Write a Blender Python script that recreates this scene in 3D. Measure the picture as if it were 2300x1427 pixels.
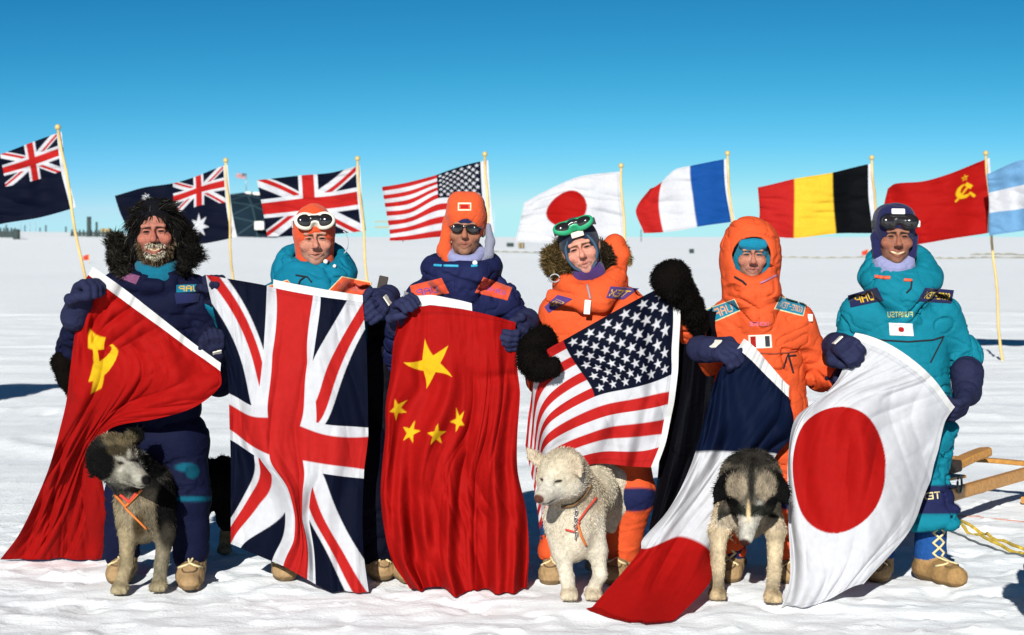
import bpy, math, random
import numpy as np
from mathutils import Vector, Matrix
from mathutils.bvhtree import BVHTree

for o in list(bpy.data.objects):
    bpy.data.objects.remove(o)
scene = bpy.context.scene
COL = scene.collection
rng = np.random.default_rng(7)
random.seed(7)

# ------------------------------------------------------------------ camera
IMW, IMH, FPX, CAMH, HORY = 2300.0, 1427.0, 4200.0, 1.645, 532.0
PITCH = math.atan((IMH / 2 - HORY) / FPX)
cam_d = bpy.data.cameras.new('camera')
cam = bpy.data.objects.new('camera', cam_d)
COL.objects.link(cam)
cam.location = (0, 0, CAMH)
cam.rotation_euler = (math.pi / 2 - PITCH, 0, 0)
cam_d.sensor_width = 36.0
cam_d.lens = 36.0 * FPX / IMW
cam_d.clip_start = 0.1
cam_d.clip_end = 30000
cam_d.dof.use_dof = True
cam_d.dof.focus_distance = 8.75
cam_d.dof.aperture_fstop = 5.6
scene.camera = cam

# ------------------------------------------------------------------ sky, sun, exposure
SUN_EL, SUN_AZ = math.radians(24.5), math.radians(11.0)
world = bpy.data.worlds.new('World')
scene.world = world
world.use_nodes = True
wn = world.node_tree.nodes
wl = world.node_tree.links
bg = wn['Background']
sky = wn.new('ShaderNodeTexSky')
sky.sky_type = 'NISHITA'
sky.sun_disc = False
sky.sun_elevation = SUN_EL
sky.sun_rotation = math.pi + SUN_AZ
sky.altitude = 2800
sky.air_density = 1.0
sky.dust_density = 0.0
sky.ozone_density = 4.0
# film response of the slide: one power curve per channel, the same over the whole sky
EXPO = 0.5
SKYK = 0.06
def wmath(op, a, b):
    n = wn.new('ShaderNodeMath'); n.operation = op
    for i, v in enumerate((a, b)):
        if isinstance(v, (int, float)): n.inputs[i].default_value = v
        else: wl.new(v, n.inputs[i])
    return n.outputs[0]
sep = wn.new('ShaderNodeSeparateColor'); com = wn.new('ShaderNodeCombineColor')
wl.new(sky.outputs[0], sep.inputs[0])
r_ = wmath('MINIMUM', wmath('MULTIPLY', sep.outputs[0], SKYK), 0.475)
g_ = wmath('MINIMUM', wmath('MULTIPLY', sep.outputs[1], SKYK), 0.63)
gain = 10.0 * 2.0 ** -EXPO
wl.new(wmath('MULTIPLY', wmath('ADD', wmath('MULTIPLY', wmath('POWER', r_, 3.3), 5.4), 0.005), gain), com.inputs[0])
wl.new(wmath('MULTIPLY', wmath('ADD', wmath('MULTIPLY', wmath('POWER', g_, 1.95), 2.08), 0.024), gain), com.inputs[1])
wl.new(wmath('MULTIPLY', wmath('MINIMUM', wmath('MULTIPLY', wmath('POWER', g_, 1.12), 1.9), 0.92), gain), com.inputs[2])
wl.new(com.outputs[0], bg.inputs[0])
bg.inputs[1].default_value = 0.1

sun_d = bpy.data.lights.new('sun', 'SUN')
sun_d.energy = 5.0
sun_d.angle = math.radians(0.53)
sun_d.color = (1.0, 0.975, 0.915)
sun = bpy.data.objects.new('sun', sun_d)
COL.objects.link(sun)
ldir = Vector((math.sin(SUN_AZ) * math.cos(SUN_EL), math.cos(SUN_AZ) * math.cos(SUN_EL), -math.sin(SUN_EL)))
sun.rotation_euler = ldir.to_track_quat('-Z', 'Y').to_euler()
sun.location = (-6, -12, 9)
vs = scene.view_settings
vs.view_transform = 'Standard'
vs.look = 'None'
vs.exposure = EXPO
vs.gamma = 1.0
vs.use_curve_mapping = False

# ------------------------------------------------------------------ pixel helpers
_cp, _sp = math.cos(PITCH), math.sin(PITCH)
def W(px, py, D):
    """world point at depth y = D that the photo pixel looks at"""
    px = np.asarray(px, float); py = np.asarray(py, float); D = np.asarray(D, float)
    a = (px - IMW / 2) / FPX
    b = (IMH / 2 - py) / FPX
    dy = _cp + b * _sp
    dz = -_sp + b * _cp
    s = D / dy
    return np.stack([a * s, D + 0 * a, CAMH + dz * s], -1)
def gD(py):
    """depth at which the pixel row meets flat ground"""
    b = (IMH / 2 - py) / FPX
    return -CAMH * (_cp + b * _sp) / (-_sp + b * _cp)
def raydir(px, py):
    p = W(px, py, 1.0) - np.array([0, 0, CAMH])
    return p / np.linalg.norm(p)

# ------------------------------------------------------------------ objects
def link(o, parent=None):
    COL.objects.link(o)
    if parent is not None:
        o.parent = parent
    return o
def thing(name, label, cat, loc=(0, 0, 0), group=None):
    o = bpy.data.objects.new(name, None)
    o.empty_display_size = 0.1
    COL.objects.link(o)
    o.location = loc
    o['label'] = label
    o['category'] = cat
    if group: o['group'] = group
    return o
def tag(o, label, cat, group=None):
    o['label'] = label; o['category'] = cat
    if group: o['group'] = group
    return o
def wparent(o, parent):
    """parent keeping world coordinates of mesh data (parent only has a location)"""
    o.parent = parent
    base = Vector(parent.location)
    p = parent.parent
    while p is not None:
        base += Vector(p.location); p = p.parent
    o.location = -base if o.location.length == 0 else Vector(o.location) - base
def mk_mesh(name, V, quads=None, tris=None, col=None, smooth=True, uv=None):
    me = bpy.data.meshes.new(name)
    V = np.asarray(V, np.float32)
    me.vertices.add(len(V))
    me.vertices.foreach_set('co', V.ravel())
    nq = 0 if quads is None else len(quads)
    nt = 0 if tris is None else len(tris)
    loops = []
    if nq: loops.append(np.asarray(quads, np.int32).ravel())
    if nt: loops.append(np.asarray(tris, np.int32).ravel())
    loops = np.concatenate(loops)
    me.loops.add(len(loops))
    me.loops.foreach_set('vertex_index', loops)
    me.polygons.add(nq + nt)
    starts = np.concatenate([np.arange(nq) * 4, nq * 4 + np.arange(nt) * 3]).astype(np.int32)
    me.polygons.foreach_set('loop_start', starts)
    me.update(calc_edges=True)
    me.polygons.foreach_set('use_smooth', np.full(nq + nt, smooth, bool))
    if col is not None:
        col = np.asarray(col, np.float32)
        if col.ndim == 1: col = np.tile(col, (len(V), 1))
        ca = me.color_attributes.new('Col', 'FLOAT_COLOR', 'POINT')
        ca.data.foreach_set('color', np.concatenate([col[:, :3], np.ones((len(V), 1), np.float32)], 1).ravel())
    if uv is not None:
        at = me.attributes.new('cloth', 'FLOAT_VECTOR', 'POINT')
        at.data.foreach_set('vector', np.concatenate([uv, np.zeros((len(V), 1))], 1).astype(np.float32).ravel())
    me.validate()
    return me
def mobj(name, me, mat, parent=None, loc=None):
    o = bpy.data.objects.new(name, me)
    if mat is not None and len(me.materials) == 0:
        me.materials.append(mat)
    COL.objects.link(o)
    if loc is not None: o.location = loc
    if parent is not None: wparent(o, parent)
    return o

# ------------------------------------------------------------------ noise
def _hash(ix, iy, iz, seed):
    h = (ix.astype(np.int64) * 374761393 + iy.astype(np.int64) * 668265263 + iz.astype(np.int64) * 1274126177 + seed * 974634777) & 0xffffffff
    h = ((h ^ (h >> 13)) * 1274126177) & 0xffffffff
    h = (h ^ (h >> 16)) & 0xffff
    return h.astype(np.float32) / 32767.5 - 1.0
def vnoise(p, seed=0):
    p = np.asarray(p, np.float32)
    i = np.floor(p).astype(np.int64)
    f = p - i
    f = f * f * f * (f * (f * 6 - 15) + 10)
    x, y, z = i[..., 0], i[..., 1], i[..., 2]
    fx, fy, fz = f[..., 0], f[..., 1], f[..., 2]
    def L(a, b, t): return a + (b - a) * t
    r = []
    for dz in (0, 1):
        a = L(_hash(x, y, z + dz, seed), _hash(x + 1, y, z + dz, seed), fx)
        b = L(_hash(x, y + 1, z + dz, seed), _hash(x + 1, y + 1, z + dz, seed), fx)
        r.append(L(a, b, fy))
    return L(r[0], r[1], fz)
def fbm(p, seed=0, oct=3):
    s = 0; a = 1.0; t = 0
    p = np.asarray(p, np.float32)
    for k in range(oct):
        s = s + a * vnoise(p * (2.03 ** k), seed + k * 17); t += a; a *= 0.5
    return s / t
def noise2(u, v, seed=0, oct=2):
    return fbm(np.stack([u, v, np.zeros_like(u) + 0.37], -1), seed, oct)
def sstep(a, b, x):
    t = np.clip((x - a) / (b - a), 0, 1)
    return t * t * (3 - 2 * t)

# ------------------------------------------------------------------ materials
MATS = {}
def mat_new(name):
    m = bpy.data.materials.new(name)
    m.use_nodes = True
    MATS[name] = m
    nt = m.node_tree
    return m, nt, nt.nodes['Principled BSDF'], nt.nodes['Material Output']
def attr_mat(name, rough=0.8, bump=0.0, bscale=60.0, sheen=0.0, vary=0.0, vscale=20.0, spec=0.3, transl=0.0, sss=0.0, crease=0.0, cscale=8.0):
    m, nt, b, out = mat_new(name)
    at = nt.nodes.new('ShaderNodeAttribute'); at.attribute_name = 'Col'
    csock = at.outputs['Color']
    tc = nt.nodes.new('ShaderNodeTexCoord')
    if vary > 0:
        nz = nt.nodes.new('ShaderNodeTexNoise'); nz.inputs['Scale'].default_value = vscale; nz.inputs['Detail'].default_value = 5
        nt.links.new(tc.outputs['Object'], nz.inputs['Vector'])
        mr = nt.nodes.new('ShaderNodeMapRange'); mr.inputs['From Min'].default_value = 0.3; mr.inputs['From Max'].default_value = 0.7
        mr.inputs['To Min'].default_value = 1 - vary; mr.inputs['To Max'].default_value = 1 + vary
        nt.links.new(nz.outputs[0], mr.inputs[0])
        mx = nt.nodes.new('ShaderNodeVectorMath'); mx.operation = 'SCALE'
        nt.links.new(csock, mx.inputs[0]); nt.links.new(mr.outputs[0], mx.inputs['Scale'])
        csock = mx.outputs[0]
    nt.links.new(csock, b.inputs['Base Color'])
    b.inputs['Roughness'].default_value = rough
    b.inputs['Specular IOR Level'].default_value = spec
    if sheen: b.inputs['Sheen Weight'].default_value = sheen
    if sss:
        b.inputs['Subsurface Weight'].default_value = sss
        b.inputs['Subsurface Radius'].default_value = (0.012, 0.004, 0.002)
        b.inputs['Subsurface Scale'].default_value = 1.0
    if bump:
        nz = nt.nodes.new('ShaderNodeTexNoise'); nz.inputs['Scale'].default_value = bscale; nz.inputs['Detail'].default_value = 4
        nt.links.new(tc.outputs['Object'], nz.inputs['Vector'])
        bp = nt.nodes.new('ShaderNodeBump'); bp.inputs['Strength'].default_value = bump; bp.inputs['Distance'].default_value = 0.01
        nt.links.new(nz.outputs[0], bp.inputs['Height']); nt.links.new(bp.outputs[0], b.inputs['Normal'])
        if crease:
            cz = nt.nodes.new('ShaderNodeTexNoise'); cz.noise_type = 'RIDGED_MULTIFRACTAL'
            cz.inputs['Scale'].default_value = cscale; cz.inputs['Detail'].default_value = 3; cz.inputs['Distortion'].default_value = 0.9
            mpg = nt.nodes.new('ShaderNodeMapping'); mpg.inputs['Scale'].default_value = (0.8, 0.8, 1.5); mpg.inputs['Rotation'].default_value = (0.2, 0.5, 0.3)
            nt.links.new(tc.outputs['Object'], mpg.inputs['Vector']); nt.links.new(mpg.outputs[0], cz.inputs['Vector'])
            b2 = nt.nodes.new('ShaderNodeBump'); b2.inputs['Strength'].default_value = crease; b2.inputs['Distance'].default_value = 0.012
            nt.links.new(cz.outputs[0], b2.inputs['Height']); nt.links.new(b2.outputs[0], bp.inputs['Normal'])
    if transl:
        tr = nt.nodes.new('ShaderNodeBsdfTranslucent')
        nt.links.new(csock, tr.inputs['Color'])
        ms = nt.nodes.new('ShaderNodeMixShader'); ms.inputs[0].default_value = transl
        nt.links.new(b.outputs[0], ms.inputs[1]); nt.links.new(tr.outputs[0], ms.inputs[2])
        nt.links.new(ms.outputs[0], out.inputs['Surface'])
    return m
def plain_mat(name, color, rough=0.7, bump=0.0, bscale=40.0, vary=0.12, vscale=12.0, stretch=None, spec=0.4, metal=0.0):
    m, nt, b, out = mat_new(name)
    tc = nt.nodes.new('ShaderNodeTexCoord')
    mp = nt.nodes.new('ShaderNodeMapping')
    if stretch: mp.inputs['Scale'].default_value = stretch
    nt.links.new(tc.outputs['Object'], mp.inputs['Vector'])
    nz = nt.nodes.new('ShaderNodeTexNoise'); nz.inputs['Scale'].default_value = vscale; nz.inputs['Detail'].default_value = 6
    nt.links.new(mp.outputs[0], nz.inputs['Vector'])
    cr = nt.nodes.new('ShaderNodeMapRange'); cr.inputs['From Min'].default_value = 0.3; cr.inputs['From Max'].default_value = 0.7
    cr.inputs['To Min'].default_value = 1 - vary; cr.inputs['To Max'].default_value = 1 + vary
    nt.links.new(nz.outputs[0], cr.inputs[0])
    mx = nt.nodes.new('ShaderNodeVectorMath'); mx.operation = 'SCALE'
    mx.inputs[0].default_value = color[:3]
    nt.links.new(cr.outputs[0], mx.inputs['Scale'])
    nt.links.new(mx.outputs[0], b.inputs['Base Color'])
    b.inputs['Roughness'].default_value = rough
    b.inputs['Specular IOR Level'].default_value = spec
    b.inputs['Metallic'].default_value = metal
    if bump:
        n2 = nt.nodes.new('ShaderNodeTexNoise'); n2.inputs['Scale'].default_value = bscale; n2.inputs['Detail'].default_value = 4
        nt.links.new(mp.outputs[0], n2.inputs['Vector'])
        bp = nt.nodes.new('ShaderNodeBump'); bp.inputs['Strength'].default_value = bump; bp.inputs['Distance'].default_value = 0.01
        nt.links.new(n2.outputs[0], bp.inputs['Height']); nt.links.new(bp.outputs[0], b.inputs['Normal'])
    return m

M_FLAG = attr_mat('flag_nylon', rough=0.7, bump=0.12, bscale=260, vary=0.05, vscale=30, transl=0.15, spec=0.05, crease=0.35, cscale=6.0)
M_CLOTH = attr_mat('parka_cloth', rough=0.75, bump=0.3, bscale=90, vary=0.07, vscale=22, sheen=0.0, spec=0.07, crease=0.75, cscale=9.0)
M_KNIT = attr_mat('fleece_knit', rough=0.9, bump=0.4, bscale=180, vary=0.08, vscale=60, sheen=0.1, spec=0.1)
M_SKIN = attr_mat('weathered_skin', rough=0.6, bump=0.35, bscale=170, vary=0.16, vscale=70, sss=0.04, spec=0.2)
M_FUR = attr_mat('fur', rough=0.85, vary=0.15, vscale=120, spec=0.06)
M_PELT = attr_mat('fur_underlayer', rough=0.95, bump=0.6, bscale=150, vary=0.2, vscale=60, spec=0.03)
M_LEATHER = attr_mat('moosehide', rough=0.85, bump=0.5, bscale=70, vary=0.18, vscale=40, spec=0.2)
M_LENS = plain_mat('goggle_lens', (0.012, 0.01, 0.01), rough=0.06, vary=0.02, spec=0.7)
M_PLASTIC = attr_mat('moulded_plastic', rough=0.4, vary=0.04, vscale=20, spec=0.45)
M_BAMBOO = plain_mat('bamboo_pole', (0.5, 0.36, 0.14), rough=0.5, vary=0.25, vscale=5, stretch=(1, 1, 0.6))
M_BRASS = plain_mat('gilded_ball', (0.42, 0.33, 0.13), rough=0.4, vary=0.1)
M_WOOD = plain_mat('sled_wood', (0.42, 0.2, 0.045), rough=0.45, bump=0.15, vary=0.25, vscale=6, stretch=(1, 8, 8))
M_WOODD = plain_mat('dark_wood', (0.03, 0.02, 0.015), rough=0.7, vary=0.3)
M_ROPE = plain_mat('yellow_rope', (0.6, 0.42, 0.05), rough=0.8, vary=0.4, vscale=40)
M_ROPE2 = plain_mat('grey_rope', (0.09, 0.11, 0.12), rough=0.8, vary=0.3, vscale=40)
M_METAL = plain_mat('steel_chain', (0.35, 0.35, 0.36), rough=0.35, vary=0.1, metal=0.8)

# ------------------------------------------------------------------ signed-distance modelling
def rotm(yaw=0, pitch=0, roll=0):
    """yaw about z, pitch about x, roll about y (degrees)"""
    return np.array(Matrix.Rotation(math.radians(yaw), 3, 'Z') @ Matrix.Rotation(math.radians(pitch), 3, 'X') @ Matrix.Rotation(math.radians(roll), 3, 'Y'))
class Prim:
    __slots__ = ('f', 'lo', 'hi', 'op', 'k', 'c', 'cw')
def _mk(f, lo, hi, op, k, c, cw=0.0):
    p = Prim(); p.f = f; p.lo = np.asarray(lo, float); p.hi = np.asarray(hi, float); p.op = op; p.k = k; p.c = c; p.cw = cw
    return p
def cap(a, b, ra, rb=None, c=None, op='u', k=0.02, cw=0.0):
    a = np.asarray(a, np.float32); b = np.asarray(b, np.float32); rb = ra if rb is None else rb
    ab = b - a; L2 = float(ab @ ab) + 1e-12
    def f(p):
        t = np.clip(((p - a) @ ab) / L2, 0, 1)
        q = p - a - t[..., None] * ab
        return np.sqrt(np.einsum('...i,...i', q, q)) - (ra + (rb - ra) * t)
    r = max(ra, rb)
    return _mk(f, np.minimum(a, b) - r, np.maximum(a, b) + r, op, k, c, cw)
def ell(c0, r, R=None, c=None, op='u', k=0.02, cw=0.0):
    c0 = np.asarray(c0, np.float32); r = np.asarray(r, np.float32)
    R = np.eye(3, dtype=np.float32) if R is None else np.asarray(R, np.float32)
    def f(p):
        q = (p - c0) @ R
        k0 = np.sqrt((((q / r)) ** 2).sum(-1)); k1 = np.sqrt(((q / (r * r)) ** 2).sum(-1)) + 1e-9
        return np.where(k0 < 1e-4, -r.min(), k0 * (k0 - 1) / k1)
    e = np.sqrt(((R * r) ** 2).sum(1))
    return _mk(f, c0 - e, c0 + e, op, k, c, cw)
def box(c0, h, R=None, rd=0.01, c=None, op='u', k=0.01, cw=0.0):
    c0 = np.asarray(c0, np.float32); h = np.asarray(h, np.float32)
    R = np.eye(3, dtype=np.float32) if R is None else np.asarray(R, np.float32)
    def f(p):
        q = np.abs((p - c0) @ R) - (h - rd)
        return np.sqrt((np.maximum(q, 0) ** 2).sum(-1)) + np.minimum(q.max(-1), 0) - rd
    e = np.abs(R) @ h
    return _mk(f, c0 - e, c0 + e, op, k, c, cw)
def ppx(px, py, rx, ry, c, dmax=9.2, dmin=0.0, k=0.006):
    """coat or cloth colour given as an ellipse in photo pixels"""
    def f(p):
        x, y, z = p[..., 0], p[..., 1], p[..., 2] - CAMH
        dep = y * _cp - z * _sp
        a = IMW / 2 + FPX * x / dep; b = IMH / 2 - FPX * (y * _sp + z * _cp) / dep
        d = (np.hypot((a - px) / rx, (b - py) / ry) - 1) * min(rx, ry) * dep / FPX
        return np.maximum(np.maximum(d, y - dmax), dmin - y)
    return _mk(f, (0, 0, 0), (0, 0, 0), 'p', k, c)
def chain(pts, rad, c=None, op='u', k=0.02, cw=0.0):
    out = []
    n = len(pts)
    rad = [rad] * n if np.isscalar(rad) else rad
    for i in range(n - 1):
        out.append(cap(pts[i], pts[i + 1], rad[i], rad[i + 1], c, op, k, cw))
    return out
def sdf_mesh(prims, h, disp=None, big=0.12):
    prims = [p for p in prims if p.op != 'p']
    us = [p for p in prims if p.op == 'u']
    lo = np.min([p.lo for p in us], 0) - 4 * h; hi = np.max([p.hi for p in us], 0) + 4 * h
    n = np.ceil((hi - lo) / h).astype(int) + 1
    d = np.full(tuple(n), big, np.float32)
    ax = [lo[i] + h * np.arange(n[i]) for i in range(3)]
    for p in prims:
        pad = max(p.k, 0) + 4 * h + (0.012 if disp is not None else 0)
        i0 = np.clip(np.floor((p.lo - pad - lo) / h).astype(int), 0, n)
        i1 = np.clip(np.ceil((p.hi + pad - lo) / h).astype(int) + 1, 0, n)
        if (i1 <= i0).any(): continue
        sl = tuple(slice(i0[j], i1[j]) for j in range(3))
        g = np.stack(np.meshgrid(ax[0][sl[0]], ax[1][sl[1]], ax[2][sl[2]], indexing='ij'), -1).astype(np.float32)
        v = p.f(g).astype(np.float32)
        a = d[sl]
        k = max(p.k, 1e-5)
        if p.op == 'u':
            hh = np.maximum(k - np.abs(a - v), 0) / k
            d[sl] = np.minimum(a, v) - hh * hh * k * 0.25
        else:
            hh = np.maximum(k - np.abs(a + v), 0) / k
            d[sl] = np.maximum(a, -v) + hh * hh * k * 0.25
    if disp is not None:
        m = np.abs(d) < 0.035
        idx = np.argwhere(m)
        pts = (lo + idx * h).astype(np.float32)
        d[m] -= disp(pts).astype(np.float32)
    d[0] = d[-1] = big; d[:, 0] = d[:, -1] = big; d[:, :, 0] = d[:, :, -1] = big
    return surface_nets(d, lo, h)
def surface_nets(d, lo, h):
    nx, ny, nz = d.shape
    s = d < 0
    c = np.zeros((nx - 1, ny - 1, nz - 1), np.uint8)
    offs = [(i, j, k) for i in (0, 1) for j in (0, 1) for k in (0, 1)]
    for (i, j, k) in offs:
        c += s[i:nx - 1 + i, j:ny - 1 + j, k:nz - 1 + k]
    act = (c > 0) & (c < 8)
    idx = np.argwhere(act)
    vid = np.full(act.shape, -1, np.int64)
    vid[act] = np.arange(len(idx))
    cv = {o: d[idx[:, 0] + o[0], idx[:, 1] + o[1], idx[:, 2] + o[2]] for o in offs}
    acc = np.zeros((len(idx), 3)); cnt = np.zeros(len(idx))
    for a in offs:
        for axis in range(3):
            if a[axis] == 1: continue
            b = list(a); b[axis] = 1; b = tuple(b)
            va, vb = cv[a], cv[b]
            x = (va < 0) != (vb < 0)
            t = va[x] / (va[x] - vb[x])
            pa = np.tile(np.array(a, float), (len(t), 1))
            pa[:, axis] += t
            acc[x] += pa; cnt[x] += 1
    V = lo + h * (idx + acc / cnt[:, None])
    quads = []
    for axis in range(3):
        u, v = [(1, 2), (2, 0), (0, 1)][axis]
        sl0 = [slice(None)] * 3; sl1 = [slice(None)] * 3
        sl0[axis] = slice(0, -1); sl1[axis] = slice(1, None)
        a = s[tuple(sl0)]; b = s[tuple(sl1)]
        e = np.argwhere(a != b)
        e = e[(e[:, u] > 0) & (e[:, v] > 0) & (e[:, u] < d.shape[u] - 1) & (e[:, v] < d.shape[v] - 1)]
        flip = a[e[:, 0], e[:, 1], e[:, 2]]
        def cell(du, dv):
            q = e.copy(); q[:, u] -= du; q[:, v] -= dv
            return vid[q[:, 0], q[:, 1], q[:, 2]]
        q = np.stack([cell(1, 1), cell(0, 1), cell(0, 0), cell(1, 0)], 1)
        q[~flip] = q[~flip][:, ::-1]
        quads.append(q)
    Q = np.concatenate(quads)
    Q = Q[(Q >= 0).all(1)]
    # one light smoothing pass
    A = np.zeros_like(V); n = np.zeros(len(V))
    for i in range(4):
        for j in (1, 3):
            np.add.at(A, Q[:, i], V[Q[:, (i + j) % 4]]); np.add.at(n, Q[:, i], 1)
    V = V * 0.5 + 0.5 * A / np.maximum(n, 1)[:, None]
    return V, Q
def prim_cols(V, prims, soft=0.0, default=(0.5, 0.5, 0.5)):
    cs = [p for p in prims if p.c is not None and p.op != 'p']
    Vf = V.astype(np.float32)
    D = np.stack([p.f(Vf) - p.cw for p in cs], 1)
    C = np.array([p.c for p in cs], float)
    if soft <= 0:
        out = C[D.argmin(1)]
    else:
        w = np.exp(-(D - D.min(1, keepdims=True)) / soft)
        out = (w @ C) / w.sum(1, keepdims=True)
    for p in prims:
        if p.op == 'p':
            w = sstep(p.k, -p.k, p.f(Vf))[:, None]
            out = out * (1 - w) + np.asarray(p.c) * w
    return out
def vnormals(V, Q):
    n = np.cross(V[Q[:, 2]] - V[Q[:, 0]], V[Q[:, 3]] - V[Q[:, 1]])
    N = np.zeros_like(V)
    for i in range(4): np.add.at(N, Q[:, i], n)
    return N / (np.linalg.norm(N, axis=1, keepdims=True) + 1e-12)
def sdf_obj(name, prims, h, mat, parent, disp=None, soft=0.0, colf=None):
    V, Q = sdf_mesh(prims, h, disp)
    c = prim_cols(V, prims, soft)
    if colf is not None: c = colf(V, c)
    me = mk_mesh(name, V, quads=Q, col=c)
    o = mobj(name, me, mat, parent)
    return o, V, Q, c
def fur_strands(name, parent, P, N, C, length, width, comb=None, lay=0.5, jit=0.35, droop=0.0, mat=None, clump=0.0):
    n = len(P)
    length = np.broadcast_to(length, (n,)) * rng.uniform(0.65, 1.25, n)
    comb = np.zeros((n, 3)) if comb is None else np.broadcast_to(comb, (n, 3))
    if clump:
        cl = np.stack([vnoise(P * 26 + 3.1 * i, 500 + i) for i in range(3)], 1)
        comb = comb + cl * clump
        length = length * (0.75 + 0.6 * (vnoise(P * 30, 510) + 0.3))
    d = N * (1 - lay) + comb * lay + rng.normal(0, jit, (n, 3)) * 0.6
    d /= np.linalg.norm(d, axis=1, keepdims=True) + 1e-9
    r = rng.normal(0, 1, (n, 3))
    s = np.cross(d, r); s /= np.linalg.norm(s, axis=1, keepdims=True) + 1e-9
    wd = width * rng.uniform(0.7, 1.3, (n, 1))
    L = length[:, None]
    b0 = P - N * 0.003
    mid = b0 + d * L * 0.5 + N * L * 0.08
    tip = b0 + d * L + comb * L * 0.25 + np.array([0, 0, -1.0]) * L * droop
    V = np.stack([b0 - s * wd, b0 + s * wd, mid + s * wd * 0.75, mid - s * wd * 0.75, tip], 1).reshape(-1, 3)
    k = np.arange(n)[:, None] * 5
    quads = k + np.array([[0, 1, 2, 3]]); tris = k + np.array([[3, 2, 4]])
    shade = rng.uniform(0.75, 1.25, (n, 1))
    cc = np.repeat(np.clip(C * shade, 0, 0.95), 5, 0)
    me = mk_mesh(name, V, quads=quads, tris=tris, col=cc, smooth=False)
    o = mobj(name, me, mat or M_FUR, parent)
    return o
def sample_surf(V, Q, n, weight=None):
    ar = np.linalg.norm(np.cross(V[Q[:, 2]] - V[Q[:, 0]], V[Q[:, 3]] - V[Q[:, 1]]), axis=1)
    if weight is not None: ar = ar * weight
    f = rng.choice(len(Q), n, p=ar / ar.sum())
    a, b = rng.random((n, 1)), rng.random((n, 1))
    q = Q[f]
    P = (V[q[:, 0]] * (1 - a) + V[q[:, 1]] * a) * (1 - b) + (V[q[:, 3]] * (1 - a) + V[q[:, 2]] * a) * b
    return P, f, q
def bvh_of(V, Q):
    return BVHTree.FromPolygons([tuple(v) for v in V.tolist()], Q.tolist())

def tube(name, pts, r, mat, parent=None, n=8, closed=False, radii=None):
    pts = [np.asarray(p, float) for p in pts]
    V = []; Q = []
    m = len(pts)
    up = np.array([0.13, 0.21, 1.0])
    for i, p in enumerate(pts):
        a = pts[(i - 1) % m] if (closed or i > 0) else pts[i]
        b = pts[(i + 1) % m] if (closed or i < m - 1) else pts[i]
        t = b - a; t /= np.linalg.norm(t) + 1e-12
        x = np.cross(t, up if abs(t[2]) < 0.95 else np.array([1.0, 0.2, 0.1])); x /= np.linalg.norm(x)
        y = np.cross(t, x)
        rr = r if radii is None else radii[i]
        for j in range(n):
            an = 2 * math.pi * j / n
            V.append(p + rr * (math.cos(an) * x + math.sin(an) * y))
    for i in range(m if closed else m - 1):
        for j in range(n):
            a = i * n + j; b = i * n + (j + 1) % n
            i2 = (i + 1) % m
            Q.append((a, b, i2 * n + (j + 1) % n, i2 * n + j))
    tris = []
    if not closed:
        c0 = len(V); V.append(pts[0]); V.append(pts[-1])
        for j in range(n):
            tris.append((c0, (j + 1) % n, j)); tris.append((c0 + 1, (m - 1) * n + j, (m - 1) * n + (j + 1) % n))
    me = mk_mesh(name, np.array(V), quads=np.array(Q), tris=np.array(tris) if tris else None)
    return mobj(name, me, mat, parent)
def uvsphere(name, c, r, mat, parent=None, n=12):
    V = []; Q = []; T = []
    c = np.asarray(c, float)
    for i in range(1, n):
        th = math.pi * i / n
        for j in range(2 * n):
            ph = math.pi * j / n
            V.append(c + r * np.array([math.sin(th) * math.cos(ph), math.sin(th) * math.sin(ph), math.cos(th)]))
    V += [c + np.array([0, 0, r]), c - np.array([0, 0, r])]
    t, b = len(V) - 2, len(V) - 1
    for i in range(n - 2):
        for j in range(2 * n):
            j2 = (j + 1) % (2 * n)
            Q.append((i * 2 * n + j, (i + 1) * 2 * n + j, (i + 1) * 2 * n + j2, i * 2 * n + j2))
    for j in range(2 * n):
        j2 = (j + 1) % (2 * n)
        T.append((t, j, j2)); T.append((b, (n - 2) * 2 * n + j2, (n - 2) * 2 * n + j))
    return mobj(name, mk_mesh(name, np.array(V), quads=np.array(Q), tris=np.array(T)), mat, parent)
def rbox_mesh(name, c, h, R=None, bev=0.01):
    """bevelled box (chamfered edges)"""
    R = np.eye(3) if R is None else np.asarray(R)
    import bmesh
    bm = bmesh.new()
    bmesh.ops.create_cube(bm, size=2.0)
    for v in bm.verts: v.co = Vector((v.co.x * h[0], v.co.y * h[1], v.co.z * h[2]))
    bmesh.ops.bevel(bm, geom=bm.edges[:], offset=bev, segments=2, affect='EDGES', profile=0.5)
    Rm = Matrix(R.tolist())
    for v in bm.verts: v.co = Rm @ v.co + Vector(c)
    me = bpy.data.meshes.new(name); bm.to_mesh(me); bm.free()
    return me
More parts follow.
